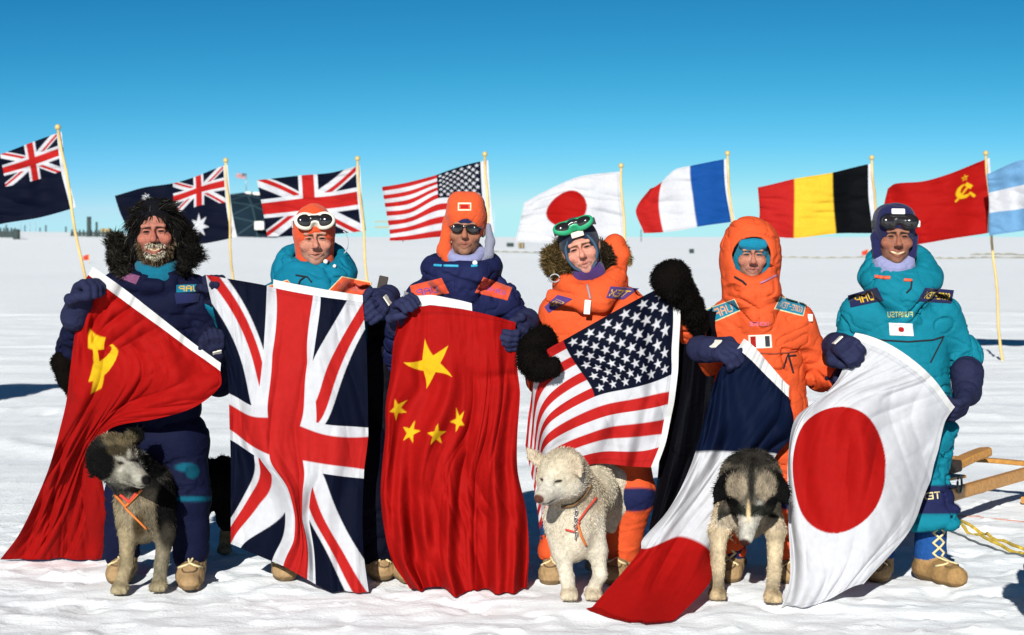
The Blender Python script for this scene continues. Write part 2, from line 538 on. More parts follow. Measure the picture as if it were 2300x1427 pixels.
# ================================================================== ground
def snow_material():
    m, nt, b, out = mat_new('wind_packed_snow')
    tc = nt.nodes.new('ShaderNodeTexCoord')
    N = nt.nodes.new; L = nt.links.new
    mp = N('ShaderNodeMapping'); mp.inputs['Scale'].default_value = (0.35, 1.0, 1.0)
    mp.inputs['Rotation'].default_value = (0, 0, 0.25)
    L(tc.outputs['Object'], mp.inputs['Vector'])
    n1 = N('ShaderNodeTexNoise'); n1.inputs['Scale'].default_value = 3.2; n1.inputs['Detail'].default_value = 8; n1.inputs['Roughness'].default_value = 0.62
    L(mp.outputs[0], n1.inputs['Vector'])
    n2 = N('ShaderNodeTexNoise'); n2.inputs['Scale'].default_value = 55; n2.inputs['Detail'].default_value = 6; n2.inputs['Roughness'].default_value = 0.7
    L(tc.outputs['Object'], n2.inputs['Vector'])
    add = N('ShaderNodeMath'); add.operation = 'MULTIPLY_ADD'; add.inputs[1].default_value = 0.45
    L(n2.outputs[0], add.inputs[0]); L(n1.outputs[0], add.inputs[2])
    n3 = N('ShaderNodeTexNoise'); n3.noise_type = 'RIDGED_MULTIFRACTAL'; n3.inputs['Scale'].default_value = 2.2; n3.inputs['Detail'].default_value = 6; n3.inputs['Distortion'].default_value = 0.6
    mp3 = N('ShaderNodeMapping'); mp3.inputs['Scale'].default_value = (0.5, 1.3, 1.0); mp3.inputs['Rotation'].default_value = (0, 0, -0.2)
    L(tc.outputs['Object'], mp3.inputs['Vector']); L(mp3.outputs[0], n3.inputs['Vector'])
    ad3 = N('ShaderNodeMath'); ad3.operation = 'MULTIPLY_ADD'; ad3.inputs[1].default_value = 0.22
    L(n3.outputs[0], ad3.inputs[0]); L(add.outputs[0], ad3.inputs[2]); add = ad3
    bp = N('ShaderNodeBump'); bp.inputs['Strength'].default_value = 0.5; bp.inputs['Distance'].default_value = 0.03
    L(add.outputs[0], bp.inputs['Height']); L(bp.outputs[0], b.inputs['Normal'])
    cr = N('ShaderNodeValToRGB')
    cr.color_ramp.elements[0].position = 0.3; cr.color_ramp.elements[0].color = (0.81, 0.85, 0.885, 1)
    cr.color_ramp.elements[1].position = 0.62; cr.color_ramp.elements[1].color = (0.89, 0.915, 0.93, 1)
    L(n1.outputs[0], cr.inputs[0]); L(cr.outputs[0], b.inputs['Base Color'])
    b.inputs['Roughness'].default_value = 0.75
    b.inputs['Specular IOR Level'].default_value = 0.25
    return m
M_SNOW = snow_material()
def ground_h(x, y):
    r = np.hypot(x - 0, y - 9)
    near = 1 - sstep(30, 80, r)
    h = 0.012 * near * noise2(x * 0.7 + y * 0.2, y * 1.3, 3, 3) + 0.005 * near * noise2(x * 3.1, y * 5.0, 9, 3)
    h += 0.006 * near * noise2(x * 11, y * 13, 21, 3)
    # scuffed hollows round the feet
    s = (1 - sstep(0.9, 2.2, np.abs(y - 8.7))) * (1 - sstep(2.6, 3.6, np.abs(x)))
    h += s * 0.02 * noise2(x * 5.5, y * 5.5, 33, 2)
    h -= s * 0.022 * sstep(0.25, 0.6, noise2(x * 4.2 + 3, y * 3.4, 44, 2))
    h -= 0.02 * (1 - s) * near * sstep(0.45, 0.7, noise2(x * 3.0 + 9, y * 2.6, 45, 2))
    h -= 0.004 * s
    rr = 1 - np.abs(noise2(x * 0.5 + y * 0.15, y * 1.1, 61, 2)) * 2.2
    h += 0.035 * near * sstep(10.5, 13, y) * np.maximum(rr, 0) ** 2
    h += 0.012 * near * sstep(0.38, 0.62, noise2(x * 13, y * 12, 71, 2)) * (y > 4)
    # low drift rising far away to the left
    far = sstep(60, 260, y) * sstep(60, -60, x + 0.12 * y - 5)
    h += far * (2.2 + 1.0 * noise2(x * 0.012, y * 0.01, 5, 2))
    h += 0.25 * sstep(30, 80, y) * noise2(x * 0.05, y * 0.03, 6, 2) * (1 - sstep(300, 900, y))
    return h
def build_ground():
    def grid_axis(bp):
        out = []
        for a, b, n in bp: out.append(np.linspace(a, b, n, endpoint=False))
        out.append(np.array([bp[-1][1]]))
        return np.concatenate(out)
    xs = grid_axis([(-9000, -300, 24), (-300, -40, 44), (-40, -5, 90), (-5, 5, 330), (5, 40, 90), (40, 300, 44), (300, 9000, 24)])
    ys = grid_axis([(-9000, -100, 20), (-100, 4.8, 50), (4.8, 11.5, 260), (11.5, 40, 200), (40, 400, 130), (400, 12000, 40)])
    X, Y = np.meshgrid(xs, ys, indexing='ij')
    Z = ground_h(X, Y)
    V = np.stack([X, Y, Z], -1).reshape(-1, 3)
    ny = len(ys)
    i, j = np.meshgrid(np.arange(len(xs) - 1), np.arange(ny - 1), indexing='ij')
    a = (i * ny + j).ravel()
    Q = np.stack([a, a + ny, a + ny + 1, a + 1], 1)
    o = mobj('snow_ground', mk_mesh('snow_ground', V, quads=Q), M_SNOW)
    o['kind'] = 'structure'
build_ground()
def gz(x, y): return float(ground_h(np.array([float(x)]), np.array([float(y)]))[0])
# ================================================================== flags
RED = np.array([0.275, 0.0045, 0.0038]); WHITE = np.array([0.45, 0.455, 0.48]); NAVY = np.array([0.0018, 0.0032, 0.0115])
YEL = np.array([0.56, 0.34, 0.010]); BLUE = np.array([0.005, 0.05, 0.21]); SKYB = np.array([0.11, 0.24, 0.40]); BLACK = np.array([0.0015, 0.002, 0.003])
BRED = np.array([0.33, 0.011, 0.010])
def fill(u, c): return np.tile(c, u.shape + (1,)).astype(float)
def put(C, m, c):
    C[m] = c
def star_in(x, y, cx, cy, R, n=5, rot=90.0, inner=0.382):
    dx, dy = x - cx, y - cy
    rho = np.hypot(dx, dy); ang = np.arctan2(dy, dx) - math.radians(rot)
    s = 2 * math.pi / n
    a = np.abs((ang + s / 2) % s - s / 2)
    px, py = rho * np.cos(a), rho * np.sin(a)
    A = np.array([R, 0.0]); B = R * inner * np.array([math.cos(s / 2), math.sin(s / 2)])
    return ((B[0] - A[0]) * (py - A[1]) - (B[1] - A[1]) * (px - A[0])) > 0
def seg_d(x, y, a, b):
    ax, ay = a; bx, by = b
    t = np.clip(((x - ax) * (bx - ax) + (y - ay) * (by - ay)) / ((bx - ax) ** 2 + (by - ay) ** 2), 0, 1)
    return np.hypot(x - ax - t * (bx - ax), y - ay - t * (by - ay)), t
def uj(u, v, asp, base=NAVY):
    C = fill(u, base)
    X = (u - 0.5) * asp; Y = v - 0.5
    nn = math.hypot(asp, 1.0)
    e1 = (-X + Y * asp) / nn; e2 = (X + Y * asp) / nn
    put(C, (np.abs(e1) < 0.1) | (np.abs(e2) < 0.1), WHITE)
    h = X < 0
    r1 = np.where(h, (e1 < 0) & (e1 > -0.067), (e1 > 0) & (e1 < 0.067))
    r2 = np.where(h, (e2 < 0) & (e2 > -0.067), (e2 > 0) & (e2 < 0.067))
    put(C, r1 | r2, BRED)
    put(C, (np.abs(X) < 0.167) | (np.abs(Y) < 0.167), WHITE)
    put(C, (np.abs(X) < 0.1) | (np.abs(Y) < 0.1), BRED)
    return C
def pat_uk(u, v, asp): return uj(u, v, asp)
def canton_uj(u, v, asp):
    C = fill(u, NAVY)
    m = (u < 0.5) & (v > 0.5)
    cc = uj(np.clip(u * 2, 0, 1), np.clip(v * 2 - 1, 0, 1), asp)
    C[m] = cc[m]
    return C
def pat_au(u, v, asp):
    C = canton_uj(u, v, asp); x = u * asp
    put(C, star_in(x, v, 0.25 * asp, 0.25, 0.155, 7, 90, 0.45), WHITE)
    for (a, b, r) in ((0.75, 0.17, .075), (0.62, 0.56, .075), (0.75, 0.83, .075), (0.86, 0.63, .075), (0.8, 0.45, .04)):
        put(C, star_in(x, v, a * asp, b, r, 7, 90, 0.45), WHITE)
    return C
def pat_nz(u, v, asp):
    C = canton_uj(u, v, asp); x = u * asp
    for (a, b) in ((0.75, 0.2), (0.63, 0.57), (0.75, 0.83), (0.86, 0.63)):
        put(C, star_in(x, v, a * asp, b, 0.08), WHITE); put(C, star_in(x, v, a * asp, b, 0.06), BRED)
    return C
def pat_us(u, v, asp):
    st = np.floor(np.clip(v, 0, 0.9999) * 13).astype(int)
    C = np.where((st % 2 == 0)[..., None], BRED, WHITE).astype(float)
    m = (u < 0.4) & (v > 6 / 13)
    C[m] = NAVY
    x = u * asp; ch = 7 / 13; cw = 0.4 * asp
    for r in range(9):
        for c in range(11):
            if (r + c) % 2 == 0:
                put(C, star_in(x, v, cw * (c + 1) / 12, 6 / 13 + ch * (r + 1) / 10, 0.036), WHITE)
    return C
def pat_jp(u, v, asp):
    C = fill(u, WHITE)
    put(C, np.hypot((u - 0.5) * asp, v - 0.5) < 0.30, RED)
    return C
def pat_cn(u, v, asp):
    C = fill(u, RED); x = u * 1.5
    put(C, star_in(x, v, 0.25, 0.75, 0.155), YEL)
    for (a, b) in ((0.5, 0.9), (0.6, 0.8), (0.6, 0.65), (0.5, 0.55)):
        put(C, star_in(x, v, a, b, 0.055, 5, math.degrees(math.atan2(0.75 - b, 0.25 - a))), YEL)
    return C
def emblem(C, x, v, cx, cy, s, star=True):
    ex, ey = (x - cx) / s, (v - cy) / s
    rho = np.hypot(ex, ey); an = np.degrees(np.arctan2(ey, ex))
    t = np.clip((an + 150) / 240, 0, 1)
    th = 0.05 + 0.2 * np.sin(t * math.pi) ** 0.8
    put(C, (np.abs(rho - 0.72 + th * 0.3) < th) & (an > -150) & (an < 90), YEL)
    d, _ = seg_d(ex, ey, (-0.6, -0.42), (-1.0, -0.85)); put(C, d < 0.13, YEL)
    d, _ = seg_d(ex, ey, (0.85, -0.95), (-0.35, 0.35)); put(C, d < 0.11, YEL)
    a = math.radians(45); qx = (ex + 0.42) * math.cos(a) + (ey - 0.45) * math.sin(a); qy = -(ex + 0.42) * math.sin(a) + (ey - 0.45) * math.cos(a)
    put(C, (np.abs(qx) < 0.42) & (np.abs(qy) < 0.2), YEL)
    if star:
        m = star_in(ex, ey, 0.0, 1.45, 0.42) & ~star_in(ex, ey, 0.0, 1.45, 0.22)
        put(C, m, YEL)
def pat_su(u, v, asp):
    C = fill(u, RED); emblem(C, u * asp, v, 0.33, 0.66, 0.13); return C
def pat_su_held(u, v, asp):
    C = fill(u, RED)
    x = u * asp
    ex, ey = x - 0.42, v - 0.80     # emblem as it lies on the draped cloth
    d, _ = seg_d(ex, ey, (-0.125, 0.0), (0.115, 0.005)); put(C, d < 0.02, YEL)
    put(C, (np.abs(ex + 0.115) < 0.055) & (np.abs(ey - 0.0) < 0.062), YEL)
    put(C, (np.abs(ex - 0.16) < 0.05) & (np.abs(ey + 0.004) < 0.04), YEL)
    cxx, cyy = -0.035, 0.0
    rho = np.hypot(ex - cxx, ey - cyy); an = np.degrees(np.arctan2(ey - cyy, ex - cxx))
    th = 0.052 * np.clip((an + 128) / 100, 0.18, 1)
    put(C, (np.abs(rho - 0.125) < th) & (an > -125) & (an < 22), YEL)
    return C
def tri(a, b, c):
    def f(u, v, asp):
        C = fill(u, a); put(C, u > 1 / 3, b); put(C, u > 2 / 3, c); return C
    return f
def pat_ar(u, v, asp):
    C = fill(u, SKYB); put(C, np.abs(v - 0.5) < 1 / 6, WHITE); return C

def tps_fit(src, dst, reg=1e-4):
    src = np.asarray(src, float); dst = np.asarray(dst, float); n = len(src)
    r2 = ((src[:, None] - src[None]) ** 2).sum(-1)
    K = np.where(r2 > 0, r2 * np.log(r2 + 1e-12), 0) + reg * np.eye(n)
    P = np.concatenate([np.ones((n, 1)), src], 1)
    A = np.block([[K, P], [P.T, np.zeros((3, 3))]])
    w = np.linalg.solve(A, np.concatenate([dst, np.zeros((3, dst.shape[1]))]))
    def ev(q):
        r2 = ((q[:, None] - src[None]) ** 2).sum(-1)
        K = np.where(r2 > 0, r2 * np.log(r2 + 1e-12), 0)
        return K @ w[:n] + w[n] + q @ w[n + 1:]
    return ev
def cloth_patch(name, parent, ev, asp, us, vs_, pat, fold, mat=None, sub=2, flat=None):
    nu, nv = len(us), len(vs_)
    U, Vv = np.meshgrid(us, vs_, indexing='ij')
    q = np.stack([U.ravel() * asp, Vv.ravel()], 1)
    P = ev(q)
    dd = fold(U.ravel(), Vv.ravel())
    if dd.ndim == 1: dd = np.stack([0 * dd, 0 * dd, dd], 1)
    P = P + dd
    pts = W(P[:, 0], P[:, 1], P[:, 2])
    g = np.array([0.012]) + ground_h(pts[:, 0], pts[:, 1])
    pts[:, 2] = np.maximum(pts[:, 2], g)
    if pat is None: C = np.tile(flat, (len(q), 1))
    else:
        C = 0
        du = (us[-1] - us[0]) / (nu - 1); dv = (vs_[-1] - vs_[0]) / (nv - 1)
        for a in (-0.25, 0.25):
            for b in (-0.25, 0.25):
                C = C + pat(np.clip(U + a * du, 0, 1), np.clip(Vv + b * dv, 0, 1), asp)
        C = (C / 4)
        e = np.minimum(np.minimum(U * asp, (1 - U) * asp), np.minimum(Vv, 1 - Vv))      # stitched hem
        C = C * np.where((e > 0.022) & (e < 0.03), 0.82, np.where(e <= 0.022, 0.94, 1.0))[..., None]
        C = C.reshape(-1, 3)
    i, j = np.meshgrid(np.arange(nu - 1), np.arange(nv - 1), indexing='ij')
    a = (i * nv + j).ravel()
    Q = np.stack([a, a + nv, a + nv + 1, a + 1], 1)
    me = mk_mesh(name, pts, quads=Q, col=C)
    return mobj(name, me, mat or M_FLAG, parent), pts
def ridged(u, v, seed, ang, f, stretch=0.18):
    """crease-like noise running along ang (degrees, in u-v)"""
    c, s = math.cos(math.radians(ang)), math.sin(math.radians(ang))
    a = u * c + v * s; b = -u * s + v * c
    wv = 0.35 * noise2(u * 3.1, v * 3.1, seed + 400)
    n = noise2(a * f * stretch + wv, b * f + wv, seed, 2)
    n2 = noise2(a * f * 2.6 * stretch - wv, b * f * 2.3 + wv, seed + 77, 1)
    m = sstep(-0.35, 0.35, noise2(u * 2.7 + 5, v * 2.7, seed + 200))
    return (1 - np.abs(n) * 2.2) * (0.5 + 0.8 * m) + 0.4 * (1 - np.abs(n2) * 2.0) * m
def held_flag(label, lm, pat, asp, nu, nv, fold, head=0.04, headv=(0, 1), group='flags held up by the group'):
    lm = np.array(lm, float)
    ev = tps_fit(np.stack([lm[:, 0] * asp, lm[:, 1]], 1), lm[:, 2:5])
    p = ev(np.array([[0.5 * asp, 0.5]]))[0]
    base = W(p[0], 1330, p[2])
    t = thing('flag', label, 'flag', (base[0], base[1], 0.0), group)
    cloth_patch('cloth', t, ev, asp, np.linspace(0, 1, nu), np.linspace(0, 1, nv), pat, fold)
    if head:
        cloth_patch('heading', t, ev, asp, np.linspace(-head, -0.0005, 10), np.linspace(headv[0], headv[1], 90), None,
                    lambda u, v: fold(np.zeros_like(u), v) - 0.002, flat=np.array([0.55, 0.55, 0.54]))
    return t

def fold_uk(u, v):
    d = 0.02 * np.sin(2 * math.pi * (2.3 * v + 0.5 * u)) * sstep(0.0, 0.5, u)
    d += 0.016 * np.sin(2 * math.pi * (5.2 * v - 0.6 * u + 0.3 * noise2(u * 3, v * 3, 5))) * sstep(0.25, 0.9, u)
    d += 0.02 * ridged(u, v, 71, 8, 7.0) + 0.013 * ridged(u, v, 73, -35, 6.0) + 0.006 * noise2(u * 7, v * 12, 8, 3)
    return d
held_flag('union jack held upright by its short edge, in front of the man in white goggles', [
    (0, 1, 462, 617, 8.60), (0, .667, 599.6, 642, 8.62), (0, .6, 620, 648, 8.62), (0, .4, 703, 664, 8.62), (0, .333, 720, 667, 8.62), (0, 0, 815, 680, 8.62),
    (.2, 1, 487, 730, 8.64), (.34, 1, 510, 830, 8.66), (.4, 1, 514, 884, 8.68), (.5, 1, 515, 935, 8.7), (.6, 1, 517, 988, 8.72), (.8, 1, 518, 1120, 8.74), (1, 1, 518, 1222, 8.76),
    (.22, .667, 592, 790, 8.6), (.22, .6, 612, 795, 8.6), (.22, .4, 690, 815, 8.6), (.22, .333, 702, 815, 8.6),
    (.4, .667, 578, 915, 8.6), (.44, .6, 602, 938, 8.6), (.44, .4, 674, 957, 8.6), (.4, .333, 710, 949, 8.6),
    (.56, .6, 605, 1022, 8.6), (.56, .4, 680, 1035, 8.6), (.6, .333, 708, 1061, 8.6), (.6, .667, 584, 1030, 8.63),
    (.2, 0, 824, 790, 8.63), (.4, 0, 827, 961, 8.63), (.44, 0, 827, 981, 8.63), (.56, 0, 818, 1055, 8.63), (.6, 0, 817, 1075, 8.63), (.8, 0, 815, 1210, 8.62), (1, 0, 829, 1337, 8.56),
    (.7, .6, 645, 1095, 8.6), (.7, .4, 680, 1105, 8.6), (.78, .6, 662, 1160, 8.63), (.78, .4, 679, 1165, 8.63), (.85, .6, 660, 1212, 8.63), (.86, .4, 690, 1218, 8.62),
    (1, .8, 560, 1240, 8.72), (1, .6, 636, 1272, 8.66), (1, .4, 690, 1302, 8.62), (1, .15, 770, 1340, 8.57),
    (.9, .15, 760, 1250, 8.6), (.8, .8, 585, 1130, 8.7)], pat_uk, 1.667, 330, 210, fold_uk, 0.03, (0, 0.62))

def fold_cn(u, v):
    w = 0.5 * noise2(u * 2.2, v * 2.0, 15)
    d = 0.04 * np.sin(2 * math.pi * (2.6 * v + 0.35 * u + 0.5 * w)) * (0.25 + sstep(0.1, 0.7, u))
    d += 0.03 * np.sin(2 * math.pi * (6.1 * v - 0.8 * u + w)) * sstep(0.15, 0.8, u)
    d += 0.036 * ridged(u, v, 31, 12, 6.0, 0.2) + 0.032 * ridged(u, v, 37, -28, 6.0, 0.25) * sstep(0.3, 0.7, u)
    d += 0.008 * noise2(u * 9, v * 12, 18, 3)
    d += 0.02 * np.exp(-((u - 0.14 - 0.12 * (1 - v)) / 0.02) ** 2) * sstep(0.75, 0.2, v)
    return d
held_flag('red flag with one large and four small yellow stars hanging to the snow', [
    (0, 1, 905, 672, 8.58), (0, .75, 965, 686, 8.6), (0, .5, 1040, 695, 8.6), (0, .25, 1100, 708, 8.6), (0, 0, 1158, 724, 8.6),
    (1 / 6, .75, 967, 819, 8.58), (1 / 6, .9, 908, 815, 8.58), (1 / 6, .62, 1012, 815, 8.58), (.27, .66, 1006, 870, 8.58), (.27, .84, 940, 879, 8.58), (.07, .79, 956, 762, 8.58),
    (1 / 3, .9, 891, 919, 8.57), (.4, .8, 922, 972, 8.57), (.4, .65, 980, 977, 8.57), (1 / 3, .55, 1030, 947, 8.57),
    (.08, 1, 893, 725, 8.62), (.2, 1, 880, 810, 8.64), (.4, 1, 866, 960, 8.64), (.6, 1, 855, 1100, 8.64), (.8, 1, 868, 1215, 8.62), (.9, 1, 885, 1270, 8.6), (1, 1, 920, 1322, 8.58),
    (.1, 0, 1158, 750, 8.62), (.25, 0, 1163, 838, 8.64), (.33, 0, 1168, 880, 8.64), (.45, 0, 1163, 960, 8.64), (.6, 0, 1163, 1060, 8.62), (.75, 0, 1182, 1150, 8.6), (.85, 0, 1188, 1240, 8.58), (1, 0, 1182, 1343, 8.54),
    (1, .5, 1050, 1348, 8.53), (1, .75, 975, 1340, 8.55), (.7, .5, 1020, 1150, 8.55)], pat_cn, 1.5, 330, 220, fold_cn, 0.026, (0.42, 1.0))

def fold_su(u, v):
    d = 0.02 * np.sin(2 * math.pi * (2.0 * v - 0.5 * u)) * sstep(0.1, 0.6, u)
    rad = np.arctan2(1.0 - v + 0.05, u + 0.02)                       # pleats fan out from the raised hand
    d += 0.016 * np.sin(rad * 13 + 2.0 * noise2(u * 2, v * 2, 24)) * sstep(0.03, 0.25, u) * (1 - 0.5 * sstep(0.5, 1, u))
    d += 0.03 * ridged(u, v, 41, 35, 6, 0.2) + 0.026 * ridged(u, v, 47, -40, 6, 0.2) + 0.008 * noise2(u * 8, v * 8, 28, 3)
    return d
held_flag('plain red flag with yellow hammer and sickle sweeping down to the snow at left', [
    (0, 1, 198, 618, 8.56), (0, .75, 272, 672, 8.57), (0, .5, 348, 727, 8.58), (0, .25, 422, 782, 8.6), (0, 0, 495, 834, 8.62),
    (.1, 1, 178, 660, 8.6), (.2, 1, 168, 745, 8.66), (.3, 1, 155, 850, 8.72), (.45, 1, 138, 950, 8.85), (.6, 1, 112, 1045, 9.0), (.75, 1, 80, 1125, 9.2), (.88, 1, 40, 1205, 9.35), (1, 1, 0, 1258, 9.45),
    (.08, 0, 497, 862, 8.6), (.25, 0, 430, 918, 8.6), (.4, 0, 330, 945, 8.62), (.52, 0, 245, 965, 8.74), (.65, 0, 225, 1040, 8.95), (.8, 0, 240, 1140, 9.15), (.9, 0, 238, 1200, 9.3), (1, 0, 226, 1262, 9.45),
    (.17, .8, 214, 765, 8.62), (.35, .8, 220, 860, 8.68), (.26, .66, 262, 795, 8.64), (1, .5, 110, 1266, 9.45), (.6, .5, 190, 1000, 8.95), (.3, .4, 340, 850, 8.58)],
    pat_su_held, 1.667, 260, 160, fold_su, 0.045, (0, 1))

def fold_us(u, v):
    d = 0.022 * np.sin(2 * math.pi * (1.7 * u - 0.9 * v + 0.2)) * sstep(0.05, 0.4, u)
    d += 0.018 * np.sin(2 * math.pi * (4.3 * u + 1.1 * v)) * sstep(0.5, 0.2, v)
    d += 0.016 * ridged(u, v, 51, 60, 5, 0.2) + 0.01 * ridged(u, v, 53, 100, 5, 0.2) + 0.006 * noise2(u * 9, v * 8, 38, 3)
    d += 0.03 * np.exp(-((u - 0.11 + 0.03 * v) / 0.03) ** 2)
    return d
held_flag('stars and stripes held in black fur mitts above the white dog', [
    (0, 1, 1496, 640, 8.58), (.2, 1, 1380, 700, 8.58), (.4, 1, 1265, 765, 8.58), (0, .8, 1512, 700, 8.62), (0, .62, 1508, 790, 8.62), (0, 6 / 13, 1508, 842, 8.62), (.2, 6 / 13, 1420, 872, 8.56), (.4, 6 / 13, 1335, 892, 8.56),
    (.4, .73, 1300, 828, 8.57), (.2, .73, 1400, 790, 8.56),
    (0, 5 / 13, 1503, 880, 8.6), (0, 4 / 13, 1500, 908, 8.6), (0, 3 / 13, 1492, 942, 8.6), (0, 2 / 13, 1486, 976, 8.6), (0, 1 / 13, 1480, 1005, 8.6), (0, 0, 1462, 1050, 8.6),
    (.5, 1, 1220, 792, 8.58), (.6, 1, 1195, 830, 8.6), (.5, 9 / 13, 1255, 868, 8.57), (.55, 6 / 13, 1240, 945, 8.57), (.6, 6 / 13, 1225, 962, 8.59),
    (.2, 3 / 13, 1400, 955, 8.55), (.4, 3 / 13, 1320, 975, 8.55), (.55, 3 / 13, 1235, 1015, 8.57), (.2, 0, 1390, 1045, 8.57), (.4, 0, 1320, 1045, 8.57), (.55, 0, 1245, 1075, 8.6),
    (.7, 1, 1194, 880, 8.68), (.85, 1, 1186, 940, 8.72), (1, 1, 1180, 1000, 8.74), (.7, .5, 1212, 990, 8.68), (.85, .5, 1206, 1050, 8.72), (1, .5, 1200, 1100, 8.74), (.7, 0, 1238, 1110, 8.68), (.85, 0, 1228, 1150, 8.72), (1, 0, 1212, 1190, 8.74)],
    pat_us, 1.667, 340, 240, fold_us, 0.035, (0, 1))

def fold_fr(u, v):
    d = 0.03 * np.sin(2 * math.pi * (1.8 * v + 0.5 * u)) * sstep(0.05, 0.4, u) * sstep(1.0, 0.7, u)
    rad = np.arctan2(1.0 - v + 0.05, u + 0.02)
    d += 0.014 * np.sin(rad * 15) * sstep(0.03, 0.2, u) * sstep(0.6, 0.3, u)
    d += 0.02 * ridged(u, v, 61, 30, 6, 0.2) * sstep(1, 0.6, u) + 0.008 * noise2(u * 8, v * 8, 48, 3)
    return d
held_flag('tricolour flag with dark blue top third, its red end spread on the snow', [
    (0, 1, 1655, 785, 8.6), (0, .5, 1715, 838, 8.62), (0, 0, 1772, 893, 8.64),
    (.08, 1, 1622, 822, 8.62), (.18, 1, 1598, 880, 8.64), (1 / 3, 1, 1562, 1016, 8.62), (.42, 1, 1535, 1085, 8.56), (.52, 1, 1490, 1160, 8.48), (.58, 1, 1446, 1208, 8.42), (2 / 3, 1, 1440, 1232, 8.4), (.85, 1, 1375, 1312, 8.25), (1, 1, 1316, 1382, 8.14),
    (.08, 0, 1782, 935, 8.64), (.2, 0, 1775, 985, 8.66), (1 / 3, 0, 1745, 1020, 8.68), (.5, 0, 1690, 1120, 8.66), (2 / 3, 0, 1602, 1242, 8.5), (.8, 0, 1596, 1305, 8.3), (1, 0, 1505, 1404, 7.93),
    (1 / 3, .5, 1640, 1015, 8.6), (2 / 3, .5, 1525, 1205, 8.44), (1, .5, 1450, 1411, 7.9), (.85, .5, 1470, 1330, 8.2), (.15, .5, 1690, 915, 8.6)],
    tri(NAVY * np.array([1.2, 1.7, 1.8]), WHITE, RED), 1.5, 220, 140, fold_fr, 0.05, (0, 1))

def fold_jp(u, v):
    d = 0.02 * np.sin(2 * math.pi * (1.5 * v + 0.6 * u + 0.1)) * sstep(0.0, 0.5, u)
    d += 0.012 * np.sin(2 * math.pi * (4.1 * v + 0.7 * u)) * sstep(0.0, 0.3, u) * sstep(0.9, 0.4, u)
    d += 0.03 * np.exp(-((v - 0.9 - 0.02 * u) / 0.05) ** 2) * sstep(0.35, 0.6, u)
    d += 0.016 * ridged(u, v, 81, 20, 6, 0.2) + 0.008 * ridged(u, v, 83, -45, 6, 0.2) + 0.006 * noise2(u * 8, v * 8, 58, 3)
    return d
held_flag('white flag with big red disc bellying out in front of the man in teal', [
    (0, 1, 1912, 765, 8.62), (0, .75, 1985, 788, 8.58), (0, .5, 2045, 826, 8.55), (0, .25, 2095, 872, 8.56), (0, 0, 2136, 926, 8.62),
    (.06, 1, 1902, 800, 8.62), (.13, 1, 1880, 855, 8.62), (.2, 1, 1830, 905, 8.6), (.27, 1, 1788, 938, 8.58), (.36, 1, 1772, 1010, 8.56), (.5, 1, 1770, 1110, 8.54), (.65, 1, 1772, 1200, 8.5), (.8, 1, 1775, 1290, 8.42), (1, 1, 1752, 1374, 8.25),
    (.5, .5, 1884, 1055, 8.36), (.3, .5, 1893, 914, 8.42), (.7, .5, 1880, 1198, 8.34), (.5, .8, 1780, 1055, 8.5), (.5, .2, 1989, 1058, 8.4), (.359, .288, 1962, 952, 8.43), (.641, .288, 1957, 1154, 8.37), (.359, .712, 1808, 950, 8.48), (.641, .712, 1806, 1162, 8.44),
    (.08, 0, 2122, 950, 8.62), (.2, 0, 2108, 1010, 8.6), (.4, 0, 2090, 1080, 8.56), (.6, 0, 2060, 1160, 8.5), (.8, 0, 2010, 1235, 8.44), (1, 0, 1940, 1312, 8.36),
    (1, .5, 1850, 1352, 8.3), (.85, .5, 1880, 1285, 8.32)], pat_jp, 1.5, 280, 180, fold_jp, 0.035, (0, 1))

# ------------------------------------------------------------------ flags flying on poles
def pole_flag(label, lm, pat, asp, D, top, base_x, amp=0.05, ph=0.0, nu=130, nv=80, head=0.045, phi=0.0):
    lm = np.array([(a, b, c, d, D + e) for (a, b, c, d, e) in lm], float)
    ev = tps_fit(np.stack([lm[:, 0] * asp, lm[:, 1]], 1), lm[:, 2:5])
    by = HORY + CAMH * FPX / D
    b = W(base_x, by, D); tp = W(top[0], top[1], D)
    b[2] = gz(b[0], b[1]) - 0.25
    t = thing('flagpole', label, 'flagpole', (b[0], b[1], 0), 'flags on poles behind the group')
    n = 14
    pts = [b + (tp - b) * i / (n - 1) + np.array([0.012 * math.sin(i * 1.3 + ph), 0, 0]) * (0 < i < n - 1) for i in range(n)]
    rad = [0.021 - 0.006 * i / (n - 1) for i in range(n)]
    tube('pole', pts, 0.02, M_BAMBOO, t, 10, radii=rad)
    uvsphere('finial', tp + np.array([0, 0, 0.02]), 0.036, M_BRASS, t, 8)
    def fold(u, v):
        d = amp * np.sin(2 * math.pi * (1.15 * u + 0.25 * v) + ph) * sstep(0.0, 0.25, u)
        d += amp * 0.45 * np.sin(2 * math.pi * (2.6 * u - 0.5 * v) + ph * 2) * sstep(0.05, 0.4, u)
        d += 0.024 * ridged(u, v, 91 + int(ph * 10), 25, 5, 0.25) + 0.01 * noise2(u * 6, v * 6, 77 + int(ph * 10), 2)
        return d
    fl, _ = cloth_patch('flag_cloth', t, ev, asp, np.linspace(0, 1, nu), np.linspace(0, 1, nv), pat, fold)
    if head:
        hd, _ = cloth_patch('heading', t, ev, asp, np.linspace(-head, -0.001, 5), np.linspace(0, 1, 30), None, lambda u, v: fold(0 * u, v), flat=WHITE)
        base = Vector(t.location)
    return t
D0 = 24.7
